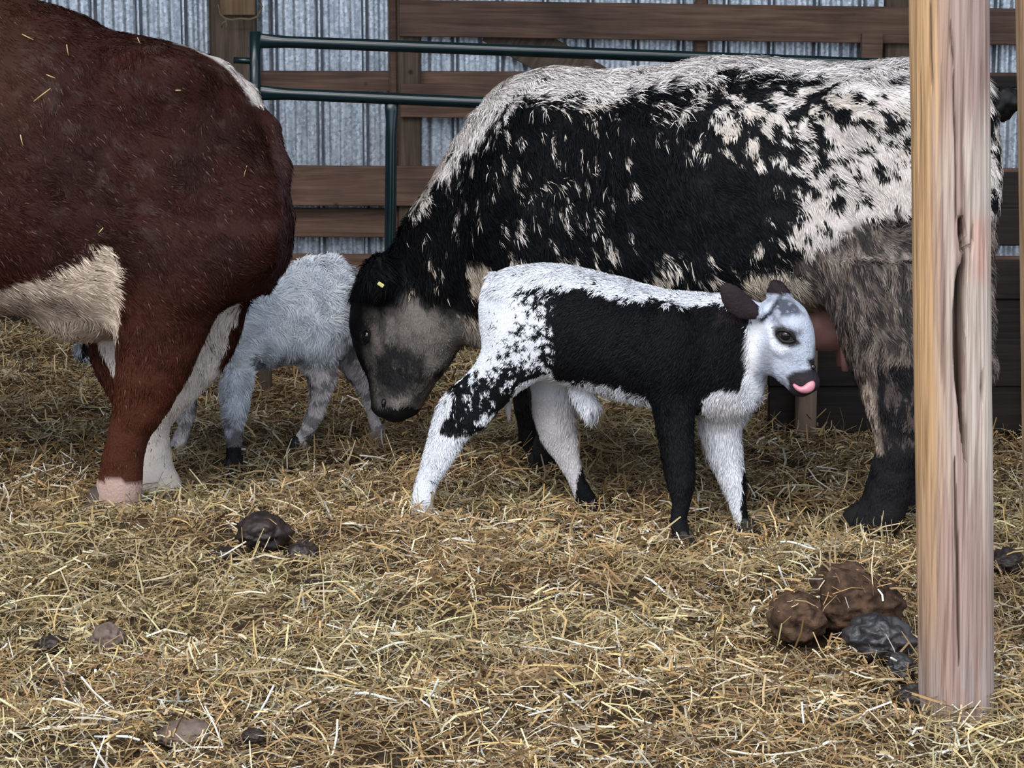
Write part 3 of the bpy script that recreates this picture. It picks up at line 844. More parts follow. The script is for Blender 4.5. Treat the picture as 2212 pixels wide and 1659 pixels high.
# ------------------------------------------------------------------ speckled cow
def build_speckled_cow():
    A = Animal('cow', (1.06, 6.20), math.radians(30), False, 0.011, 'black and white speckled shaggy cow lowering her head to the grey calf', 'cow')
    A.trunk([(838, 575, 640, .05), (866, 520, 700, .095), (905, 455, 722, .12), (950, 385, 735, .135), (1000, 300, 742, .15), (1060, 222, 750, .18), (1130, 172, 755, .22), (1200, 152, 758, .255),
             (1300, 156, 750, .30), (1400, 150, 742, .335), (1500, 135, 730, .355), (1600, 131, 715, .36), (1700, 136, 690, .345), (1800, 142, 665, .31), (1900, 136, 645, .28), (2000, 138, 640, .26),
             (2070, 152, 620, .22), (2110, 185, 580, .17), (2132, 240, 520, .12), (2143, 310, 440, .05)], n=2.3)
    # shoulder, hook bone and chest swellings
    A.ell(1190, 470, -0.19, 0.24, 0.10, 0.34, 0.10); A.ell(1190, 470, 0.19, 0.24, 0.10, 0.34, 0.10)
    A.ell(1880, 250, -0.20, 0.13, 0.07, 0.08, 0.10); A.ell(1880, 250, 0.20, 0.13, 0.07, 0.08, 0.10)
    # head, hanging muzzle down
    A.leg([(548, 812, 868, .05), (570, 793, 905, .085), (610, 775, 955, .105), (655, 764, 990, .115), (700, 762, 1000, .115), (740, 770, 990, .105), (780, 783, 970, .09), (820, 795, 945, .08), (850, 802, 925, .076), (875, 808, 905, .076), (895, 820, 892, .062), (907, 842, 872, .03)], -0.02, None, 0.04, False, n=2.4)
    A.ell(822, 606, -0.150, 0.055, 0.06, 0.075, 0.03, 0.4); A.ell(818, 590, 0.15, 0.05, 0.08, 0.05, 0.03, 0.3)
    A.ell(784, 700, -0.085, 0.03, 0.03, 0.035, 0.03)        # brow
    A.ell(850, 880, -0.03, 0.055, 0.07, 0.035, 0.03)        # muzzle pad
    # legs
    A.leg([(560, 1735, 2120, .13), (640, 1775, 2110, .125), (720, 1803, 2080, .11), (790, 1826, 2055, .09), (850, 1855, 2030, .075), (900, 1872, 2012, .065), (960, 1888, 1995, .055), (1020, 1880, 1980, .05), (1080, 1858, 1968, .052), (1115, 1838, 1955, .056), (1140, 1822, 1945, .056)], -0.17, (1880, 1140), hoof=(0.075, M['hoof_dark'], 0.0, 0.02), k=0.06)
    A.leg([(600, 1800, 2090, .12), (700, 1850, 2080, .11), (780, 1885, 2070, .09), (850, 1905, 2055, .075), (910, 1925, 2040, .06), (980, 1935, 2025, .052), (1050, 1920, 2015, .052), (1090, 1912, 2005, .055)], 0.17, (1960, 1095), hoof=(0.072, M['hoof_dark'], 0.0, 0.02))
    A.leg([(700, 1110, 1290, .10), (770, 1120, 1270, .08), (830, 1135, 1240, .062), (880, 1145, 1225, .055), (940, 1155, 1220, .045), (985, 1152, 1218, .047), (1012, 1148, 1218, .052)], -0.15, (1190, 1015), hoof=(0.066, M['hoof_dark'], 0.0, 0.015))
    A.leg([(700, 1090, 1260, .10), (770, 1095, 1230, .08), (830, 1105, 1200, .062), (880, 1112, 1185, .055), (930, 1118, 1178, .045), (965, 1114, 1176, .047), (988, 1110, 1176, .052)], 0.15, (1145, 990), hoof=(0.066, M['hoof_dark'], 0.0, 0.015))
    # tail
    A.caps([(2085, 175, 0, .035), (2128, 250, 0, .03), (2138, 380, 0, .028), (2130, 520, 0, .028), (2120, 700, 0, .03), (2118, 800, 0, .04), (2118, 860, 0, .015)])
    def colf(mx, my, qx, qy, P):
        n1 = uni(0.72 * vnoise(P, (0.026, 0.026, 0.021), 3) + 0.28 * vnoise(P, 0.011, 4)); n2 = uni(fbm(P, (0.013, 0.016, 0.036), 13, 2)); n3 = fbm(P, (0.15, 0.15, 0.15), 23, 3)
        wob = (n3 - 0.5) * 60
        x = mx + wob; y = my + (fbm(P, 0.09, 33, 2) - 0.5) * 50
        w = np.zeros(len(x))
        # crest and back stripe
        w = np.maximum(w, poly(x, y, [(900, 470), (960, 320), (1040, 190), (1150, 60), (2300, 40), (2300, 175), (1850, 190), (1740, 178), (1640, 163), (1540, 160), (1450, 186), (1350, 210), (1250, 212), (1180, 205), (1110, 232), (1060, 272), (1000, 345), (950, 405)], 14))
        # speckled rump
        sp = poly(x, y, [(1470, 195), (1600, 165), (1760, 160), (2300, 150), (2300, 520), (1950, 470), (1830, 520), (1680, 570), (1650, 520), (1720, 410), (1640, 350), (1500, 300)], 45)
        dens = np.clip((x - 1600) / 240, 0, 1) * 0.26 + 0.36
        w = np.maximum(w, sp * dens)
        w = np.maximum(w, 0.97 * poly(x, y, [(1790, 160), (2300, 140), (2300, 225), (1960, 235), (1850, 215)], 25))
        w = np.maximum(w, 0.93 * poly(x, y, [(1700, 480), (1800, 440), (1900, 380), (1990, 380), (1990, 450), (1880, 455), (1800, 530), (1700, 545)], 22))
        # fleck fields in the black
        fl = 0.13 * poly(x, y, [(1140, 200), (1330, 210), (1330, 420), (1300, 600), (1100, 590), (1130, 400)], 60) + 0.05 * poly(x, y, [(920, 420), (1150, 230), (1180, 640), (960, 640)], 60)
        fl = np.maximum(fl, 0.34 * poly(x, y, [(1230, 540), (1500, 560), (1620, 590), (1620, 720), (1230, 720)], 25))
        fl = np.maximum(fl, 0.20 * poly(x, y, [(1330, 210), (1560, 170), (1640, 330), (1480, 300)], 50))
        w2 = (n2 < fl * 0.95)
        w1 = (n1 < w) & (w > 0.02)
        white = np.where(w1 | w2, 1.0, 0.0)
        white = np.maximum(white, poly(x, y, [(1600, 615), (1640, 585), (1780, 600), (1800, 700), (1600, 720)], 12) > 0.5)
        white = np.maximum(white, poly(x, y, [(1000, 555), (1040, 560), (1075, 590), (1070, 660), (1030, 640), (1012, 600)], 8) > 0.5)
        white = np.maximum(white, poly(x, y, [(975, 725), (1010, 690), (1080, 660), (1100, 800), (980, 800)], 8) > 0.5)
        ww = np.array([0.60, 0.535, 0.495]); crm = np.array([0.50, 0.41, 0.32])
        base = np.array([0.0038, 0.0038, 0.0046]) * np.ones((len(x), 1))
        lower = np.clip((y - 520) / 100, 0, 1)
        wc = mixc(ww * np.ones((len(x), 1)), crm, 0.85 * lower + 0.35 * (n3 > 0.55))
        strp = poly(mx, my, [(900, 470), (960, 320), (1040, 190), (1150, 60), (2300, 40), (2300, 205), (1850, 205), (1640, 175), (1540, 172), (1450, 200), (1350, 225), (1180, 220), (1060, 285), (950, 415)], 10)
        wc = mixc(wc, [0.72, 0.665, 0.64], strp * 0.95)  # stripe colour raised to make up for weak light on the back
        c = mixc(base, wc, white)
        # dirty roan thigh
        th = poly(x, y, [(1700, 590), (1780, 520), (1880, 460), (2300, 440), (2300, 860), (1820, 860), (1780, 700)], 25)
        roan = mixc(np.array([0.14, 0.108, 0.092]) * np.ones((len(x), 1)), [0.035, 0.03, 0.03], (n2 < 0.40) * 0.9)
        roan = mixc(roan, [0.26, 0.22, 0.19], (n2 > 0.80) * 0.7)
        c = mixc(c, roan, th * (fbm(P, 0.05, 77, 2) < 0.35 + 0.5 * th))
        # lower legs black with a pale streak
        lg = (my + (n3 - 0.5) * 160 > 815) & (P[:, 0] < 0.55)
        c = np.where(lg[:, None], mixc(np.array([0.075, 0.056, 0.05]) * np.ones((len(x), 1)), [0.012, 0.011, 0.012], (n2 < 0.55) * 1.0), c)
        st = poly(mx, my, [(1860, 820), (1890, 820), (1900, 940), (1910, 975), (1890, 990), (1870, 930)], 6)
        c = mixc(c, [0.36, 0.28, 0.23], st * (n2 < 0.8))
        c = np.where(((my + (n2 - 0.5) * 50 > 968) & (P[:, 0] < 0.55))[:, None], np.array([0.010, 0.009, 0.010]), c)
        fr = (P[:, 0] > 0.55) & (P[:, 2] < 0.42) & (mx > 1050)
        c = np.where(fr[:, None], np.array([0.012, 0.011, 0.012]), c)
        # head: greyed cheek
        hd = poly(mx + (n3 - .5) * 50, my + (n3 - .5) * 40, [(800, 668), (850, 675), (890, 645), (930, 660), (985, 690), (1030, 700), (1000, 780), (960, 840), (915, 885), (820, 880), (800, 800), (805, 720)], 14)
        hn = fbm(P, 0.06, 91, 3)
        cheek = mixc(np.array([0.185, 0.160, 0.142]) * np.ones((len(x), 1)), [0.022, 0.021, 0.022], 1.1 * blob(mx + (fbm(P, 0.07, 95, 3) - 0.5) * 110, my + (fbm(P, 0.07, 97, 3) - 0.5) * 110, 866, 785, 56, 66) * np.clip((fbm(P, 0.035, 99, 3) - 0.28) * 4, 0.2, 1) + 0.7 * np.clip((hn - 0.52) * 6, 0, 1) + 0.35 * np.clip((fbm(P, 0.02, 98, 2) - 0.5) * 5, 0, 1))
        c = mixc(c, cheek, hd)
        c = mixc(c, [0.30, 0.26, 0.23], 0.9 * blob(mx, my, 872, 868, 26, 12))
        c = mixc(c, [0.22, 0.18, 0.16], 0.7 * poly(mx, my, [(800, 700), (812, 690), (828, 760), (810, 765)], 6))
        c = np.where((my > 880)[:, None] & (mx < 930)[:, None] & (P[:, 0] > 0.9)[:, None], np.array([0.008, 0.008, 0.008]), c)
        return c
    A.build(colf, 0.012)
    def lenf(px, py, P):
        l = 0.038 * np.ones(len(px))
        l = np.where(px > 1050, np.interp(P[:, 2], [0.08, 0.35, 0.75], [0.014, 0.022, 0.038]), l)
        head = (px < 1000) & (py > 640); l = np.where(head, 0.016, l)
        l = np.where((px < 925) & (py > 878), 0.0, l)
        top = (py < 240) & (P[:, 2] > 1.1); l = np.where(top, 0.055, l)
        l = np.where((px > 1500) & (py > 180) & (py < 560), 0.026, l)
        return l
    def flow(px, py, P):
        f = np.zeros((len(px), 3)); f[:, 0] = -0.55; f[:, 2] = -0.75
        up = (P[:, 2] > 1.15); f[up, 0] = -0.9; f[up, 2] = -0.25
        leg = (P[:, 2] < 0.55) & (px > 1050); f[leg, 0] = -0.1; f[leg, 2] = -1
        hd = (px < 960) & (py > 600); f[hd, 0] = 0.1; f[hd, 2] = -1
        return f
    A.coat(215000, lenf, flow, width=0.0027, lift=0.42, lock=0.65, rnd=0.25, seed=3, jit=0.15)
    A.eye(791, 728, 0.021, 0.45, True, 1.0)
    # nostril
    P, N = A.surf(828, 872)
    bm = bmesh.new(); bmesh.ops.create_uvsphere(bm, u_segments=12, v_segments=8, radius=0.013)
    me = bpy.data.meshes.new('nostril'); bm.to_mesh(me); bm.free(); me.materials.append(M['eye'])
    o = bpy.data.objects.new('nostril', me); link(o, A.root); o.location = Vector(P - A.O); o.scale = (0.7, 0.5, 1.2)
    # udder between the hind legs
    s, z = A.L(1790, 690, 0.05)
    bm = bmesh.new(); bmesh.ops.create_uvsphere(bm, u_segments=24, v_segments=16, radius=1.0)
    for v in bm.verts: v.co = Vector((v.co.x * 0.13, v.co.y * 0.11, v.co.z * 0.12))
    for dx in (-0.05, 0.05):
        for dy in (-0.05, 0.05):
            r = bmesh.ops.create_cone(bm, cap_ends=True, segments=10, radius1=0.010, radius2=0.016, depth=0.07)
            for v in r['verts']: v.co += Vector((dx, dy, -0.135))
    me = bpy.data.meshes.new('udder'); bm.to_mesh(me); bm.free(); me.materials.append(M['udder'])
    for p in me.polygons: p.use_smooth = True
    o = bpy.data.objects.new('udder', me); link(o, A.root)
    o.location = Vector(A.u * s + A.n * 0.03) + Vector((0, 0, z + 0.03)); o['label'] = 'pink udder'
    # ear tag
    P, N = A.surf(824, 608)
    bm = bmesh.new(); box_bm(bm, 0.021, 0.006, 0.012, bev=0.002)
    me = bpy.data.meshes.new('ear_tag'); bm.to_mesh(me); bm.free(); me.materials.append(M['tag'])
    o = bpy.data.objects.new('ear_tag', me); link(o, A.root); o.location = Vector(P - A.O + N * 0.022); o.rotation_euler = (0.2, 0.6, 0.2); o['label'] = 'small yellow ear tag'
    return A
COW = build_speckled_cow()

# ------------------------------------------------------------------ black and white calf
def build_black_calf():
    A = Animal('calf', (0.265, 6.15), math.radians(-24), True, 0.0068, 'black calf with white back stripe and white face licking its nose', 'calf')
    A.trunk([(1050, 635, 690, .035), (1056, 612, 735, .07), (1075, 590, 780, .10), (1110, 576, 808, .12), (1160, 571, 818, .135), (1210, 574, 826, .142), (1270, 586, 838, .15), (1330, 601, 852, .155), (1400, 620, 866, .15), (1460, 631, 878, .14),
             (1520, 636, 880, .125), (1570, 636, 868, .105), (1615, 645, 835, .08), (1650, 665, 800, .055), (1670, 690, 770, .03)], n=2.2, k=0.035)
    A.ell(1575, 830, 0.0, 0.10, 0.062, 0.085, 0.08)
    A.ell(1440, 750, -0.115, 0.075, 0.04, 0.12, 0.05); A.ell(1440, 750, 0.115, 0.075, 0.04, 0.12, 0.05)
    # head
    A.leg([(638, 1668, 1698, .022), (650, 1648, 1722, .045), (675, 1634, 1745, .060), (705, 1624, 1757, .067), (735, 1621, 1761, .066), (762, 1628, 1761, .058), (785, 1640, 1759, .049), (803, 1655, 1764, .043), (822, 1680, 1771, .042), (838, 1698, 1768, .038), (850, 1708, 1752, .030), (856, 1718, 1738, .012)], -0.0, None, 0.022, False, n=2.3)
    A.ell(1702, 700, -0.050, 0.035, 0.022, 0.016, 0.02, -0.5)      # brow
    A.ell(1645, 770, -0.035, 0.035, 0.03, 0.045, 0.03)       # cheek
    # ears: near one swung back, far one behind the poll
    A.trunk([(1554, 618, 632, .006), (1562, 611, 656, .012), (1578, 610, 680, .015), (1596, 619, 690, .016), (1614, 634, 693, .017), (1630, 651, 692, .020), (1645, 664, 690, .022), (1656, 670, 688, .018)], n=2.0, k=0.010, voffs=[-.125, -.122, -.115, -.105, -.092, -.08, -.068, -.055])
    A.trunk([(1656, 634, 652, .012), (1661, 610, 652, .014), (1669, 602, 654, .016), (1682, 603, 656, .017), (1695, 614, 656, .017), (1706, 629, 654, .015), (1712, 640, 650, .01)], n=2.0, k=0.010, voffs=[.062] * 7)
    # legs
    A.leg([(640, 1070, 1205, .06), (720, 1056, 1195, .062), (780, 1030, 1185, .056), (820, 998, 1158, .048), (850, 966, 1112, .042), (880, 946, 1082, .036), (910, 936, 1056, .033), (950, 926, 1008, .030), (1002, 910, 975, .027), (1055, 894, 943, .025), (1090, 888, 936, .027), (1104, 888, 936, .028)], -0.085, (912, 1105), k=0.035, hoof=(0.034, M['hoof_pale'], 0.15, 0.008))
    A.leg([(740, 1130, 1240, .05), (800, 1140, 1240, .05), (850, 1146, 1243, .045), (896, 1150, 1242, .040), (949, 1168, 1248, .033), (1002, 1204, 1256, .026), (1038, 1226, 1268, .024), (1070, 1238, 1286, .026), (1085, 1242, 1290, .027)], 0.08, (1264, 1088), k=0.03, hoof=(0.036, M['hoof_dark'], -0.1, 0.008))
    A.leg([(780, 1400, 1500, .05), (840, 1404, 1502, .05), (907, 1414, 1499, .042), (965, 1425, 1500, .037), (1015, 1432, 1501, .036), (1050, 1440, 1500, .034), (1085, 1450, 1493, .027), (1119, 1446, 1486, .026), (1150, 1450, 1492, .028), (1163, 1450, 1494, .028)], -0.075, (1472, 1165), k=0.03, hoof=(0.036, M['hoof_dark'], -0.2, 0.008))
    A.leg([(780, 1490, 1630, .06), (830, 1498, 1632, .064), (880, 1505, 1622, .058), (926, 1511, 1600, .046), (984, 1528, 1602, .036), (1042, 1557, 1610, .032), (1081, 1573, 1612, .025), (1115, 1582, 1616, .024), (1131, 1586, 1620, .026)], 0.055, (1603, 1137), k=0.05, hoof=(0.036, M['hoof_dark'], -0.1, 0.008))
    # tail tucked between the thighs, sheath tuft
    A.caps([(1066, 605, 0, .022), (1062, 680, 0.02, .018), (1078, 780, 0.03, .014), (1094, 860, 0.03, .014), (1099, 905, 0.03, .006)], 0.015)
    A.caps([(1255, 838, 0, .035), (1275, 880, 0, .022), (1280, 905, 0, .006)], 0.02)
    def colf(mx, my, qx, qy, P):
        near = P[:, 1] < 0.0
        n1 = uni(0.7 * vnoise(P, (0.011, 0.013, 0.0095), 103) + 0.3 * vnoise(P, 0.005, 104)); n2 = uni(fbm(P, 0.03, 113, 2)); n3 = fbm(P, 0.08, 123, 2)
        x = mx + (n3 - .5) * 40; y = my + (fbm(P, 0.05, 133, 2) - .5) * 30
        base = np.array([0.0035, 0.0035, 0.0043]) * np.ones((len(x), 1))
        w = poly(x, y, [(1000, 560), (1150, 500), (1580, 560), (1570, 652), (1500, 662), (1400, 652), (1330, 640), (1260, 622), (1200, 622), (1120, 628), (1110, 700), (1040, 700)], 8)
        w = np.maximum(w, 0.97 * poly(x, y, [(980, 560), (1100, 600), (1095, 660), (1100, 740), (1080, 800), (1000, 810), (980, 700)], 10))
        w = np.maximum(w, 0.62 * poly(x, y, [(1060, 620), (1190, 640), (1180, 700), (1180, 800), (1130, 800), (1010, 845), (1000, 800), (1070, 760)], 22))
        w = np.maximum(w, 0.30 * poly(x, y, [(1000, 790), (1110, 780), (1080, 900), (990, 900)], 20))
        # shank white
        hl = poly(mx, my, [(880, 850), (975, 840), (985, 880), (950, 930), (985, 935), (1040, 930), (1030, 1000), (990, 1200), (850, 1200), (870, 950)], 8)
        w = np.maximum(w, hl * 0.98)
        w = np.maximum(w, 0.98 * poly(mx, my, [(1105, 850), (1125, 825), (1190, 808), (1215, 830), (1230, 850), (1110, 870), (1100, 880)], 6))
        w = np.maximum(w, 0.97 * poly(x, y, [(1200, 826), (1240, 820), (1300, 834), (1398, 848), (1403, 960), (1200, 960)], 6))
        w = np.maximum(w, 0.5 * poly(x, y, [(1040, 850), (1080, 850), (1070, 920), (1030, 930)], 10))
        white = (n1 < w) & (w > 0.02)
        gask = poly(mx, my, [(985, 845), (1040, 815), (1130, 795), (1170, 790), (1180, 805), (1120, 830), (1100, 865), (1040, 900), (1020, 940), (990, 935), (950, 925), (975, 880)], 10)
        white = white & ~((gask > 0.5) & (n1 > 0.16))
        front = (P[:, 0] > 0.12)
        # near front leg and shoulder all black
        white = white & ~((P[:, 0] > 0.12) & near & (mx > 1400) & (mx < 1512) & (my > 700))
        hindfar = (P[:, 1] > 0.01) & (qx < 1300) & (qy > 820)
        white = white | (hindfar & ~(poly(qx, qy, [(1262, 985), (1320, 985), (1320, 1120), (1240, 1120), (1245, 1040)], 4) > 0.5))
        frontfar = (qy > 850) & (qx > 1490) & (P[:, 1] > -0.03)
        white = white | frontfar
        white = white & ~(frontfar & (poly(qx, qy, [(1604, 960), (1640, 960), (1640, 1200), (1606, 1200), (1600, 1090)], 3) > 0.5))
        # chest and throat
        white = white | (poly(qx, qy, [(1520, 860), (1560, 835), (1600, 840), (1620, 780), (1610, 700), (1625, 680), (1700, 700), (1700, 860), (1670, 900), (1630, 940), (1510, 950)], 6) + (n3 - .5) > 0.5)
        ww = np.array([0.66, 0.665, 0.705])
        c = mixc(base, ww, np.where(white, 1.0, 0.0))
        c = mixc(c, [0.58, 0.47, 0.43], 0.35 * poly(qx, qy, [(1530, 850), (1600, 840), (1600, 920), (1520, 920)], 20) * white)
        c = mixc(c, [0.56, 0.48, 0.46], 0.5 * hindfar * (qy > 860) * white)
        # head
        hd = poly(qx, qy, [(1632, 690), (1622, 640), (1660, 615), (1730, 620), (1800, 700), (1800, 900), (1660, 860), (1615, 800), (1612, 730)], 4) * (P[:, 0] > 0.33)
        hc = mixc(np.array([0.47, 0.50, 0.59]) * np.ones((len(x), 1)), [0.20, 0.205, 0.25], np.clip((n2 - 0.5) * 3, 0, 1) * (0.35 + 0.5 * (n1 > 0.45)))
        hc = mixc(hc, [0.62, 0.60, 0.62], poly(qx, qy, [(1610, 690), (1650, 690), (1640, 760), (1630, 830), (1600, 830)], 10))
        hc = mixc(hc, [0.06, 0.066, 0.085], poly(qx, qy, [(1672, 645), (1690, 635), (1725, 655), (1735, 680), (1700, 685), (1668, 690)], 8) * (0.5 + 0.5 * (n1 < 0.55)))
        hc = mixc(hc, [0.02, 0.02, 0.03], poly(qx, qy, [(1640, 690), (1660, 672), (1690, 630), (1694, 634), (1668, 680), (1645, 697)], 3))
        hc = mixc(hc, [0.20, 0.19, 0.22], 0.8 * blob(qx, qy, 1654, 768, 17, 30) * np.clip((n2 - .15) * 3, 0, 1))
        hc = mixc(hc, [0.78, 0.78, 0.84], poly(qx, qy, [(1656, 700), (1672, 705), (1680, 740), (1705, 752), (1690, 766), (1668, 752)], 5))
        hc = mixc(hc, [0.035, 0.027, 0.028], poly(qx, qy, [(1668, 708), (1690, 702), (1716, 716), (1732, 744), (1712, 752), (1686, 744), (1671, 728)], 4))
        muz = poly(qx, qy, [(1742, 776), (1800, 770), (1800, 900), (1696, 900), (1704, 832), (1698, 815), (1714, 802), (1752, 797)], 3)
        hc = mixc(hc, [0.022, 0.018, 0.022], muz)
        c = mixc(c, hc, hd)
        ear = (poly(qx, qy, [(1540, 600), (1580, 590), (1640, 650), (1640, 680), (1625, 697), (1555, 690)], 3) > 0.5) & (P[:, 1] < -0.062) & (P[:, 0] > 0.2)
        ear2 = (P[:, 1] > 0.04) & (qy < 634) & (qx > 1640)
        c = np.where((ear | ear2)[:, None], np.array([0.020, 0.013, 0.015]), c)
        # pale hoof hair / dark pasterns
        return c
    A.build(colf, 0.004)
    def lenf(px, py, P):
        l = 0.020 * np.ones(len(px))
        l = np.interp(P[:, 2], [0.03, 0.10, 0.30, 0.45], [0.009, 0.013, 0.020, 0.021])
        l = np.where((P[:, 1] > 0.0) & (px > 1490) & (P[:, 2] < 0.40), l * 1.5, l)
        l = np.where((px > 1620) & (py < 860) & (P[:, 0] > .3), 0.009, l)
        l = np.where((px > 1540) & (px < 1645) & (py < 700) & (P[:, 1] < -0.085) & (P[:, 0] > 0.2), 0.006, l)
        l = np.where((px > 1690) & (py > 800) & (py < 865), 0.0, l)
        l = np.where(((px - 1700) ** 2 + ((py - 727) * 1.4) ** 2) < 24 ** 2, 0.0, l)
        l = np.where((px < 1200) & (px > 1000) & (py > 640) & (py < 940), 0.012, l)
        l = np.where((px > 1210) & (px < 1400) & (py > 845) & (py < 930), 0.032, l)
        return l
    def flow(px, py, P):
        f = np.zeros((len(px), 3)); f[:, 0] = -0.6; f[:, 2] = -0.7
        leg = P[:, 2] < 0.38; f[leg, 0] = -0.05; f[leg, 2] = -1
        hd = (px > 1630) & (P[:, 0] > 0.33); f[hd, 0] = -0.4; f[hd, 2] = 0.1
        return f
    A.coat(150000, lenf, flow, width=0.0020, lift=0.55, lock=0.5, rnd=0.35, seed=5, jit=0.12)
    A.eye(1700, 727, 0.019, 0.78, True, -0.45)
    # tongue curled up over the lip
    P, N = A.surf(1735, 832)
    Y = P[1] - 0.012
    path = [W(1714, 830, Y + 0.012), W(1722, 839, Y + 0.004), W(1733, 843, Y), W(1744, 840, Y), W(1751, 835, Y), W(1755, 830, Y + 0.003), W(1756, 824, Y + 0.010)]
    sq = [(0.5, 0.4), (0.8, 0.7), (1.0, 0.95), (1.2, 1.35), (1.2, 1.45), (1.0, 1.2), (0.5, 0.5)]
    v, q, t = tube_np(path, [0.010] * 7, 14, sq)
    o = np_mesh('tongue', v - A.O, [q, t], M['tongue'], A.root); o['label'] = 'pink tongue curled over the lip'
    md = o.modifiers.new('smooth', 'SUBSURF'); md.levels = 1; md.render_levels = 2
    # nostril
    P, N = A.surf(1757, 795, 10)
    bm = bmesh.new(); bmesh.ops.create_uvsphere(bm, u_segments=12, v_segments=8, radius=0.008)
    me = bpy.data.meshes.new('nostril'); bm.to_mesh(me); bm.free(); me.materials.append(M['eye'])
    o = bpy.data.objects.new('nostril', me); link(o, A.root); o.location = Vector(P - A.O)
    return A
CALF = build_black_calf()

# ------------------------------------------------------------------ red cow
def build_red_cow():
    A = Animal('cow', (-1.12, 6.55), math.radians(8), False, 0.0150, 'red-brown cow with cream belly and white feet, her rump beside the green gate', 'cow')
    A.trunk([(-960, 120, 480, .10), (-900, 30, 600, .2), (-700, -50, 700, .28), (-400, -60, 725, .36), (-100, -45, 690, .38), (0, -28, 672, .37), (90, 6, 682, .355), (176, 32, 695, .34), (230, 62, 698, .325), (300, 76, 690, .31), (365, 90, 682, .30), (440, 112, 668, .275), (490, 142, 655, .25),
             (530, 182, 645, .215), (562, 232, 632, .18), (588, 310, 612, .14), (606, 390, 580, .10), (617, 460, 540, .05)], n=2.5)
    A.ell(330, 170, -0.22, 0.14, 0.07, 0.08, 0.12); A.ell(330, 170, 0.22, 0.14, 0.07, 0.08, 0.12)       # hook bones
    A.ell(520, 470, -0.10, 0.14, 0.12, 0.20, 0.08); A.ell(520, 470, 0.12, 0.14, 0.12, 0.20, 0.08)       # buttocks
    A.ell(190, 665, 0.0, 0.14, 0.16, 0.09, 0.08)                                                         # udder fold
    # tail hanging down the rump
    A.caps([(470, 165, 0.0, .04), (530, 205, 0.0, .038), (574, 272, -0.01, .034), (604, 360, -0.02, .03), (612, 470, -0.02, .028), (602, 560, -0.02, .026), (575, 620, 0.02, .024)], 0.025)
    A.leg([(500, 215, 600, .13), (560, 225, 585, .135), (620, 245, 530, .13), (680, 250, 462, .115), (740, 252, 438, .10), (800, 252, 413, .085), (850, 244, 385, .07), (900, 237, 355, .058), (950, 230, 318, .048), (1000, 216, 309, .045), (1040, 207, 308, .047), (1070, 202, 304, .046), (1084, 200, 300, .046)], -0.16, (250, 1085), k=0.06, hoof=(0.056, M['hoof_brown'], 0.1, 0.038))
    A.leg([(600, 230, 560, .12), (660, 196, 535, .12), (720, 184, 520, .11), (760, 192, 503, .1), (800, 205, 480, .09), (840, 225, 445, .078), (880, 248, 405, .066), (920, 280, 370, .055), (960, 303, 368, .048), (1000, 306, 376, .047), (1035, 308, 388, .05), (1052, 308, 392, .05)], 0.15, (350, 1053), k=0.05, hoof=(0.048, M['hoof_pale'], 0.0, -0.01, -0.03))
    # fore end, out of frame
    A.leg([(560, -780, -560, .11), (700, -760, -600, .09), (820, -735, -625, .065), (900, -720, -635, .055), (980, -715, -640, .05), (1080, -725, -635, .055)], -0.17, (-680, 1085), hoof=(0.07, M['hoof_brown'], 0, 0.02))
    A.leg([(560, -740, -520, .11), (700, -720, -560, .09), (820, -695, -585, .065), (900, -680, -595, .055), (980, -675, -600, .05), (1040, -685, -595, .055)], 0.17, (-640, 1050), hoof=(0.07, M['hoof_brown'], 0, 0.02))
    A.caps([(-850, 300, 0, .24), (-1080, 180, 0, .17), (-1230, 90, 0, .14)], 0.1)
    A.caps([(-1220, 90, 0, .13), (-1330, 200, 0, .11), (-1430, 320, 0, .085)], 0.05)
    def colf(mx, my, qx, qy, P):
        n1 = uni(fbm(P, (0.03, 0.03, 0.05), 203, 2)); n3 = fbm(P, 0.12, 223, 3); n2 = fbm(P, 0.03, 213, 2)
        base = mixc(np.array([0.026, 0.0060, 0.0035]) * np.ones((len(mx), 1)), [0.012, 0.0034, 0.0028], (n3 - 0.45) * 2.5)
        base = mixc(base, [0.054, 0.0145, 0.0065], np.clip((my - 560) / 350, 0, 0.85) * (P[:, 1] < 0.3))
        base = mixc(base, [0.055, 0.034, 0.028], (n2 > 0.68) * 0.4 * np.clip((700 - my) / 300, 0, 1))
        base = mixc(base, [0.052, 0.022, 0.010], 0.6 * np.clip((140 - mx) / 200, 0, 1) * np.clip((400 - my) / 200, 0, 1))
        x = mx + (n3 - .5) * 14; y = my + (n3 - .5) * 22
        # belly
        bel = poly(x, y, [(-900, 720), (-300, 660), (0, 620), (100, 590), (170, 560), (205, 538), (240, 530), (252, 570), (262, 640), (268, 670), (250, 760), (250, 900), (-900, 900)], 5)
        leg = (P[:, 2] < 0.55) | (mx > 268)
        cream = mixc(np.array([0.58, 0.46, 0.36]) * np.ones((len(mx), 1)), [0.27, 0.20, 0.155], (blob(mx, my, 100, 665, 90, 28, 0.15)) * 0.8)
        on = (bel > 0.5) & (P[:, 2] > 0.42) & ~((P[:, 1] < -0.05) & (mx > 254)) & ~((P[:, 1] > 0.05) & (qy > 735))
        c = np.where(on[:, None], cream, base)
        # tail head white
        th = poly(mx, my, [(366, 60), (373, 93), (440, 117), (490, 150), (530, 192), (550, 226), (580, 230), (560, 60)], 2) * (P[:, 1] > -0.16)
        c = mixc(c, [0.50, 0.44, 0.41], th)
        # purple-brown tail
        tl = poly(mx, my, [(585, 260), (640, 260), (640, 640), (570, 640), (595, 560), (604, 440)], 5)
        c = mixc(c, [0.038, 0.017, 0.017], tl * 0.8)
        # pasterns
        pn = (P[:, 1] < 0) & (my > 1042 + (n3 - .5) * 30) & (mx > 0) & (mx < 420)
        c = np.where(pn[:, None], np.array([0.36, 0.25, 0.21]), c)
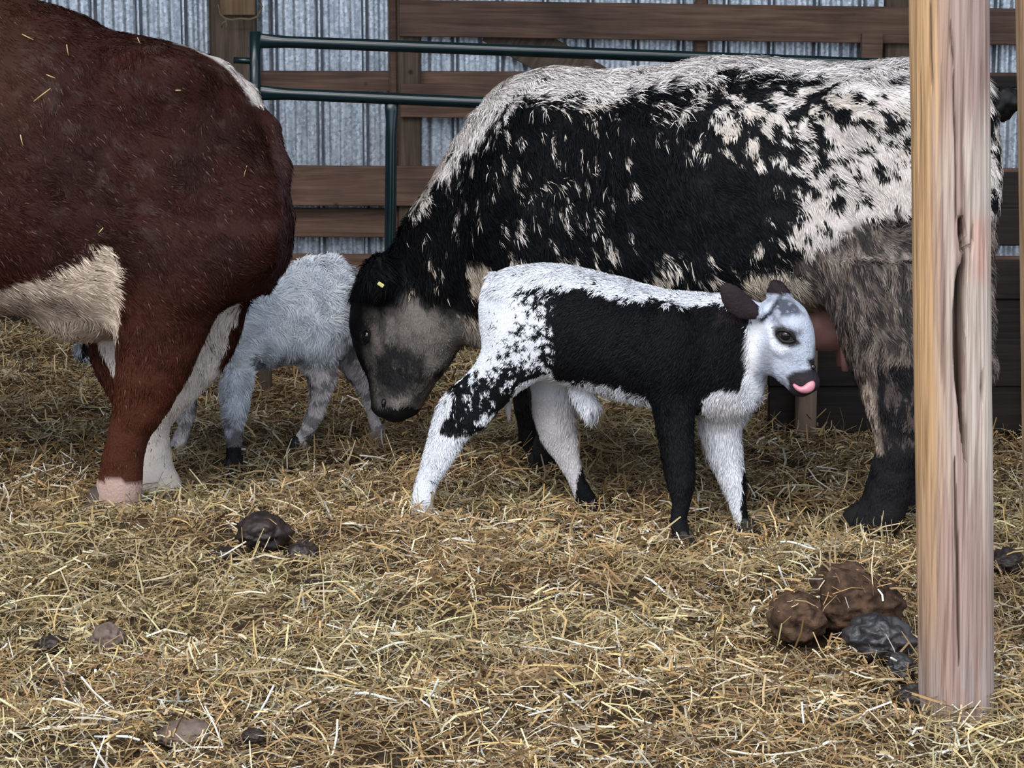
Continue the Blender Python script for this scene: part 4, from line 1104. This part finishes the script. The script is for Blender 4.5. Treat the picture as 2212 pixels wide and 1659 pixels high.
        # far hind leg: white behind and low, red in front and on its far side
        far = (P[:, 1] > 0.02) & (P[:, 2] < 0.72) & (qx > 100)
        frw = poly(qx, qy, [(400, 600), (500, 620), (520, 640), (516, 690), (500, 700), (478, 790), (480, 860), (420, 900), (300, 900), (300, 870), (410, 720)], 6)
        frw = np.maximum(frw, poly(qx, qy, [(205, 730), (262, 720), (262, 815), (235, 795)], 5))
        frw = np.maximum(frw, poly(qx, qy, [(200, 890), (500, 890), (500, 1200), (200, 1200)], 8))
        c = np.where((far & (frw > 0.5) & (P[:, 1] < 0.30))[:, None], np.array([0.60, 0.52, 0.47]), c)
        return c
    A.build(colf, 0.012)
    def lenf(px, py, P):
        l = 0.026 * np.ones(len(px))
        l = np.where((py > 540) & (px < 260) & (P[:, 2] > .45), 0.034, l)
        l = np.where((P[:, 1] > 0.02) & (P[:, 2] < 0.6) & (px > 380), 0.038, l)
        l = np.minimum(l, np.interp(P[:, 2], [0.05, 0.30, 0.65], [0.014, 0.020, 0.040]))
        l = np.where((py < 260) & (px > 360), 0.020, l)
        return l
    def flow(px, py, P):
        f = np.zeros((len(px), 3)); f[:, 0] = -0.75; f[:, 2] = -0.6
        low = (py > 420) & (px < 300); f[low, 0] = -0.9; f[low, 2] = -0.3
        leg = P[:, 2] < 0.55; f[leg, 0] = -0.05; f[leg, 2] = -1
        return f
    A.coat(125000, lenf, flow, width=0.0030, lift=0.34, lock=0.6, rnd=0.25, seed=7, jit=0.30, pale=0.035, palec=(0.085, 0.045, 0.034))
    return A
RED = build_red_cow()

# ------------------------------------------------------------------ pale grey calf
def build_grey_calf():
    A = Animal('calf', (-0.80, 7.28), math.radians(-25), False, 0.0085, 'fluffy whitish-grey calf half hidden behind the red cow', 'calf')
    A.trunk([(290, 655, 730, .05), (340, 628, 760, .09), (400, 612, 786, .11), (480, 606, 792, .13), (560, 600, 788, .135), (620, 585, 780, .13), (670, 564, 776, .122), (705, 561, 772, .115), (735, 568, 755, .095), (752, 592, 730, .06), (760, 630, 690, .025)], n=2.2, k=0.04)
    A.ell(690, 680, -0.075, 0.10, 0.045, 0.13, 0.05); A.ell(720, 680, 0.075, 0.10, 0.045, 0.13, 0.05)
    A.leg([(632, 240, 310, .05), (670, 205, 312, .062), (700, 188, 300, .06), (725, 176, 275, .052), (748, 166, 240, .045), (765, 168, 222, .035), (774, 182, 208, .012)], 0.0, None, 0.03, False)
    A.leg([(700, 470, 570, .055), (750, 478, 562, .052), (793, 483, 548, .042), (842, 477, 541, .038), (890, 478, 534, .034), (925, 484, 526, .029), (950, 488, 521, .027), (985, 487, 522, .028)], -0.075, (503, 1000), k=0.03, hoof=(0.036, M['hoof_dark'], 0, 0.0))
    A.leg([(740, 372, 470, .05), (800, 376, 450, .045), (842, 382, 428, .038), (890, 386, 420, .032), (925, 384, 412, .027), (955, 370, 402, .026), (970, 370, 400, .027)], 0.075, (386, 975), k=0.03, hoof=(0.034, M['hoof_dark'], 0, 0.005))
    A.leg([(690, 632, 745, .055), (740, 636, 738, .052), (777, 645, 728, .046), (825, 668, 724, .036), (860, 671, 708, .031), (890, 664, 697, .028), (920, 650, 684, .026), (940, 638, 674, .026), (955, 632, 666, .027)], -0.075, (650, 958), k=0.03, hoof=(0.036, M['hoof_dark'], 0, 0.008))
    A.leg([(690, 690, 768, .05), (740, 715, 785, .045), (790, 735, 796, .04), (825, 762, 806, .034), (860, 784, 810, .028), (890, 792, 814, .025), (923, 800, 828, .026), (935, 802, 830, .026)], 0.075, (815, 937), k=0.03, hoof=(0.034, M['hoof_pale'], 0.3, 0.0))
    A.caps([(752, 590, 0, .02), (770, 650, 0.03, .014), (772, 720, 0.05, .012), (768, 770, 0.05, .016), (768, 800, 0.05, .006)], 0.015)
    def colf(mx, my, qx, qy, P):
        n1 = uni(fbm(P, (0.02, 0.02, 0.025), 303, 2)); n3 = fbm(P, 0.1, 323, 2)
        c = mixc(np.array([0.86, 0.88, 0.93]) * np.ones((len(mx), 1)), [0.68, 0.71, 0.78], (n1 > 0.6) * 0.7)
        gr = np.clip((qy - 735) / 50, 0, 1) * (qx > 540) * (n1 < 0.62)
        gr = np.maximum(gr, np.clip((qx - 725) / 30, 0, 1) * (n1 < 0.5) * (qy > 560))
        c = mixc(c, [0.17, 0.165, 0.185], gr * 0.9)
        lg = (P[:, 2] < 0.29)
        c = np.where(lg[:, None], mixc(np.array([0.66, 0.60, 0.60]) * np.ones((len(mx), 1)), [0.26, 0.235, 0.24], (n1 < 0.36) * 0.9), c)
        fn = lg & (qx > 440) & (qx < 560)
        c = np.where(fn[:, None], np.array([0.72, 0.745, 0.81]) * (0.75 + 0.35 * n1)[:, None], c)
        c = mixc(c, [0.15, 0.13, 0.135], fn * np.clip((qy - 885 + 60 * (n1 - .5)) / 50, 0, 1))
        c = np.where((fn & (qy > 962))[:, None], np.array([0.012, 0.011, 0.012]), c)
        hh = (qx < 240)
        c = np.where((hh & (n1 < 0.45))[:, None], np.array([0.02, 0.02, 0.025]), c)
        return c
    A.build(colf, 0.008)
    def lenf(px, py, P):
        l = np.interp(P[:, 2], [0.03, 0.12, 0.33, 0.60], [0.010, 0.020, 0.030, 0.034])
        l = np.where((px > 640) & (px < 730) & (P[:, 2] > 0.5) & (py < 575), 0.05, l)
        return l
    def flow(px, py, P):
        f = np.zeros((len(px), 3)); f[:, 0] = -0.5; f[:, 2] = -0.6
        leg = P[:, 2] < 0.3; f[leg, 0] = -0.05; f[leg, 2] = -1
        return f
    A.coat(85000, lenf, flow, width=0.0028, lift=0.7, lock=1.1, rnd=0.4, seed=9, jit=0.12)
    return A
GREY = build_grey_calf()
for A_ in (COW, CALF, RED, GREY):
    pass

# ================================================================== DUNG
def lump(name, px, py, sx, sy, sz, mat, label, seed, amp=0.35, sink=0.25, rot=0.0, lobes=0):
    c = G(px, py); gz = float(ground_h(np.array([c.x]), np.array([c.y]))[0])
    bm = bmesh.new(); bmesh.ops.create_icosphere(bm, subdivisions=5, radius=1.0)
    P = np.array([v.co for v in bm.verts])
    r = 1 + amp * (fbm(P, 0.9, seed, 3) - 0.5) * 2 + 0.22 * (fbm(P, 0.28, seed + 4, 4) - 0.5) * 2
    # folded layers, as a dried pat has
    r += 0.05 * np.abs(np.sin(P[:, 2] * 6 + 3 * fbm(P, 0.7, seed + 9, 2)))
    V = P * r[:, None] * np.array([sx, sy, sz]); ct, st = math.cos(rot), math.sin(rot)
    V = np.stack([V[:, 0] * ct - V[:, 1] * st, V[:, 0] * st + V[:, 1] * ct, V[:, 2]], 1)
    for v, q in zip(bm.verts, V): v.co = q
    me = bpy.data.meshes.new(name); bm.to_mesh(me); bm.free()
    for p in me.polygons: p.use_smooth = True
    me.materials.append(mat)
    o = bpy.data.objects.new(name, me); link(o); o.location = (c.x, c.y, gz + 0.008 + sz * (1 - 2 * sink))
    tag(o, label, 'dung')
    return o, (sx, sy, sz)
LUMPS = []
LUMPS.append(lump('dung_clump', 570, 1185, 0.066, 0.07, 0.050, M['dung'], 'dark domed dung clump with a ridged top in a straw hollow', 401, 0.22, 0.16))
LUMPS.append(lump('dung_clump', 655, 1206, 0.040, 0.040, 0.036, M['dung'], 'small dark dung lump touching the ridged domed clump', 402, 0.4, 0.18))
LUMPS.append(lump('dung_clump', 490, 1190, 0.050, 0.05, 0.018, M['dung'], 'flat dark dung smear lying in the hollow beside the domed clump', 403, 0.35, 0.3))
LUMPS.append(lump('dung_clump', 232, 1375, 0.036, 0.04, 0.034, M['dung_grey'], 'greyish rounded dung lump half buried in straw', 404, 0.4, 0.2))
LUMPS.append(lump('dung_clump', 112, 1390, 0.036, 0.035, 0.020, M['dung'], 'flat dark dung piece beside the greyish rounded lump', 405, 0.4, 0.25))
LUMPS.append(lump('dung_clump', 1722, 1395, 0.058, 0.07, 0.060, M['dung_brown'], 'brown rounded dung mound half covered with straw', 406, 0.25, 0.18))
LUMPS.append(lump('dung_clump', 1838, 1372, 0.098, 0.10, 0.078, M['dung_brown'], 'largest brown dung mound behind the black crusted clump', 407, 0.28, 0.15))
LUMPS.append(lump('dung_clump', 1900, 1428, 0.064, 0.05, 0.052, M['dung_black'], 'black crusted dung clump resting against the brown mound', 408, 0.35, 0.15, -0.4))
LUMPS.append(lump('dung_clump', 1945, 1465, 0.028, 0.03, 0.026, M['dung_black'], 'small black dung bit below the crusted clump', 409, 0.4, 0.2))
LUMPS.append(lump('dung_clump', 1985, 1520, 0.042, 0.035, 0.026, M['dung'], 'dark dung lump pressed against the foot of the split post', 410, 0.4, 0.2))
LUMPS.append(lump('dung_clump', 400, 1580, 0.048, 0.05, 0.024, M['dung_grey'], 'low grey-brown dung pat with straw lying across it', 411, 0.25, 0.2))
LUMPS.append(lump('dung_clump', 2172, 1232, 0.045, 0.05, 0.030, M['dung'], 'dark dung clump between the two round posts', 412, 0.4, 0.2))
LUMPS.append(lump('dung_clump', 690, 1262, 0.050, 0.025, 0.012, M['dung'], 'thin dark dung strip under a pale straw stalk', 413, 0.4, 0.2))
LUMPS.append(lump('dung_clump', 545, 1592, 0.020, 0.02, 0.014, M['dung'], 'tiny dark dung crumb near the grey-brown pat', 414, 0.4, 0.2))

# ================================================================== STRAW
PAL = np.array([[0.40, 0.27, 0.115], [0.50, 0.38, 0.20], [0.62, 0.53, 0.36], [0.28, 0.175, 0.075], [0.20, 0.125, 0.062], [0.33, 0.285, 0.15], [0.46, 0.42, 0.32], [0.62, 0.61, 0.56], [0.13, 0.082, 0.045]])
def straw_mesh(name, n, region, Lr, wr, seed, lift, pw, up=0.0, zoff=(0.0, 0.03), over=0.0):
    rg = np.random.default_rng(seed)
    x0, x1, y0, y1 = region
    # even density in the picture rather than on the ground, inside the camera's wider field
    t = rg.random(n); y = y0 * (y1 / y0) ** (t ** 0.85)
    x = (rg.random(n) * 2 - 1) * (0.30 * y + 0.25)
    P = xy1(x, y)
    # bunches: shared heading and colour
    ang = rg.random(n) * 2 * np.pi
    bun = vnoise(P, 0.11, seed + 1) * 4 * np.pi
    ang = np.where(rg.random(n) < 0.30, bun + rg.normal(0, 0.35, n), ang)
    pit = rg.normal(0, lift, n); st = rg.random(n) < up; pit = np.where(st, rg.uniform(0.5, 1.25, n), pit)
    Ln = Lr[0] + (Lr[1] - Lr[0]) * rg.random(n) ** 1.7; Ln = Ln * np.clip((y / 5.5) ** 0.35, 0.8, 1.3)
    wd = (wr[0] + (wr[1] - wr[0]) * rg.random(n) ** 1.8) * np.clip((y / 5.5) ** 0.5, 0.85, 1.5)
    z = ground_h(x, y) + zoff[0] + (zoff[1] - zoff[0]) * rg.random(n)
    d = np.stack([np.cos(ang) * np.cos(pit), np.sin(ang) * np.cos(pit), np.sin(pit)], 1)
    c = np.stack([x, y, z], 1)
    if over:
        on = rg.random(n) < over
        for (lx, ly, lz, ax_, ay_, az_) in LH:
            q = ((x - lx) / ax_) ** 2 + ((y - ly) / ay_) ** 2
            on2 = on | ((az_ > 0.055) & (rg.random(n) < 0.5))
            hz = lz + az_ * np.sqrt(np.clip(1.15 - q, 0, 1)) + 0.004
            c[:, 2] = np.where(on2 & (q < 1.1), np.maximum(c[:, 2], hz), c[:, 2])
        # bare ground shows in the hollows, and no straw hides the dung from the front
    drop = np.zeros(n, bool)
    for (lx, ly, lz, ax_, ay_, az_) in (LH if over else []):
        q = ((x - lx) / (ax_ * 1.15)) ** 2 + ((y - ly + ay_ * 0.45) / (ay_ * 1.35)) ** 2
        drop |= (q < 1) & ~on2 & (rg.random(n) < 0.85) if az_ > 0.055 else (q < 1) & (rg.random(n) < 0.85)
    for (a_, b_, r_, d_) in HOLLOWS:
        hc_ = G(a_, b_); q = ((x - hc_.x) / (r_ * 0.75)) ** 2 + ((y - hc_.y) / (r_ * 0.8)) ** 2
        drop |= (q < 1) & (rg.random(n) < 0.8)
    c[:, 2] += np.where(st, np.abs(np.sin(pit)) * Ln * 0.35, 0)
    bend = rg.normal(0, 0.22, (n, 3)); bend[:, 2] = bend[:, 2] * 0.6 - 0.10
    a = c - d * (Ln * 0.5)[:, None]; e = c + d * (Ln * 0.5)[:, None]
    m = c - bend * (Ln * 0.35)[:, None] * np.array([1, 1, 1.0])
    fl = 0.015
    gz = np.minimum(z - fl, z)
    sd = np.cross(d, np.array([0, 0, 1.0])); sd /= np.linalg.norm(sd, axis=1)[:, None] + 1e-6
    roll = rg.normal(0, 0.7, n)[:, None]
    nn = np.cross(sd, d); sd = sd * np.cos(roll) + nn * np.sin(roll); sd = sd * wd[:, None] * 0.5
    V = np.empty((n, 6, 3), np.float32)
    V[:, 0] = a - sd; V[:, 1] = a + sd; V[:, 2] = m - sd; V[:, 3] = m + sd; V[:, 4] = e - sd * 0.8; V[:, 5] = e + sd * 0.8
    V = V[~drop]; i = np.arange(len(V))[:, None] * 6
    f = np.concatenate([i + np.array([[0, 1, 3, 2]]), i + np.array([[2, 3, 5, 4]])])
    patch = fbm(P, 0.30, 71, 3); patch2 = fbm(P, 0.5, 75, 2)
    idx = rg.choice(len(PAL), n, p=np.array(pw) / sum(pw))
    col = PAL[idx] * (0.68 + 0.56 * rg.random(n))[:, None] * np.array([1.03, 0.98, 0.94])
    col = mixc(col, [0.22, 0.135, 0.06], np.clip((patch - 0.52) * 4, 0, 0.6))
    col = mixc(col, [0.36, 0.33, 0.17], np.clip((patch2 - 0.58) * 3, 0, 0.2))
    C = np.repeat(col[~drop], 6, 0)
    o = np_mesh(name, V.reshape(-1, 3), f, M['straw'], None, cols=np.clip(C, 0, 0.9), smooth=False)
    return o
LH = [(o.location.x, o.location.y, o.location.z, *d_) for o, d_ in LUMPS]
o1 = straw_mesh('straw_bedding', 165000, (0, 0, 3.7, 10.8), (0.02, 0.115), (0.0016, 0.0058), 501, 0.34, [4, 3.2, 2.2, 5, 5, 3, 2.6, 1.3, 4], 0.08, zoff=(-0.014, 0.036), over=0.22)
tag(o1, 'golden straw bedding spread over the whole barn floor', 'straw', kind='stuff')

# loose long stalks lying on top, each one a thing
def stalk_mesh(L, w, bend, seed):
    rg = random.Random(seed); n = 5; path = []
    for k in range(n):
        t = k / (n - 1) - 0.5
        path.append((t * L, bend * L * (0.25 - t * t), 0.012 * math.sin(3 * t + seed)))
    v, q, t3 = tube_np(path, [w * 0.5, w * 0.52, w * 0.5, w * 0.46, w * 0.40], 5)
    return v, q, t3
SM = []
for k, cc in enumerate([(0.66, 0.55, 0.30), (0.74, 0.68, 0.52), (0.56, 0.40, 0.16), (0.70, 0.70, 0.64), (0.60, 0.55, 0.30)]):
    M['stalk%d' % k] = mat_plain('pale_stalk_%s' % 'abcde'[k], cc, 0.45, 0.4, c2=tuple(x * 0.8 for x in cc), scale=14)
    for j in range(3):
        v, q, t3 = stalk_mesh((0.09, 0.13, 0.17)[j], (0.0055, 0.0048, 0.0042)[j], (0.05, 0.3, -0.2)[j], k * 3 + j)
        ob = np_mesh('straw_stalk', v, [q, t3], M['stalk%d' % k]); SM.append(ob)
used = set()
rs = random.Random(5)
for k in range(150):
    src = SM[k % len(SM)]
    o = src if k < len(SM) else src.copy()
    if k >= len(SM): link(o)
    t = rs.random(); py = 1040 + 600 * t ** 0.8; px = rs.uniform(10, 2200)
    g = G(px, py)
    gz = float(ground_h(np.array([g.x]), np.array([g.y]))[0])
    o.location = (g.x, g.y, gz + rs.uniform(0.020, 0.032))
    o.rotation_euler = (rs.uniform(-0.3, 0.3), rs.uniform(-0.28, 0.28) if rs.random() < 0.8 else rs.uniform(0.5, 0.9), rs.uniform(0, 6.28))
    tag(o, 'loose pale straw stalk lying on top of the bedding', 'straw stalk', 'loose straw stalks on the bedding')
# straw bits caught in the red cow's coat
for (px, py, dx, dy) in ((91, 205, 18, -14), (47, 303, 3, 12), (146, 108, 2, 12), (300, 88, 3, 7), (385, 195, 6, 0), (530, 370, -3, 12), (60, 80, 12, 6), (110, 165, 10, 4), (218, 498, 5, -6)):
    P, N = RED.surf(px, py)
    a = W(px - dx, py - dy, P[1] - 0.016); e = W(px + dx, py + dy, P[1] - 0.016)
    v, q, t3 = tube_np([a, (a + e) / 2 + Vector((0, -0.003, 0)), e], [0.0014, 0.0016, 0.0012], 5)
    cpt = np.array((a + e) / 2)
    o = np_mesh('straw_bit', v - cpt, [q, t3], M['stalk2'], None, tuple(cpt))
    tag(o, "short pale straw bit caught in the red cow's coat", 'straw stalk', "straw bits in the red cow's coat")
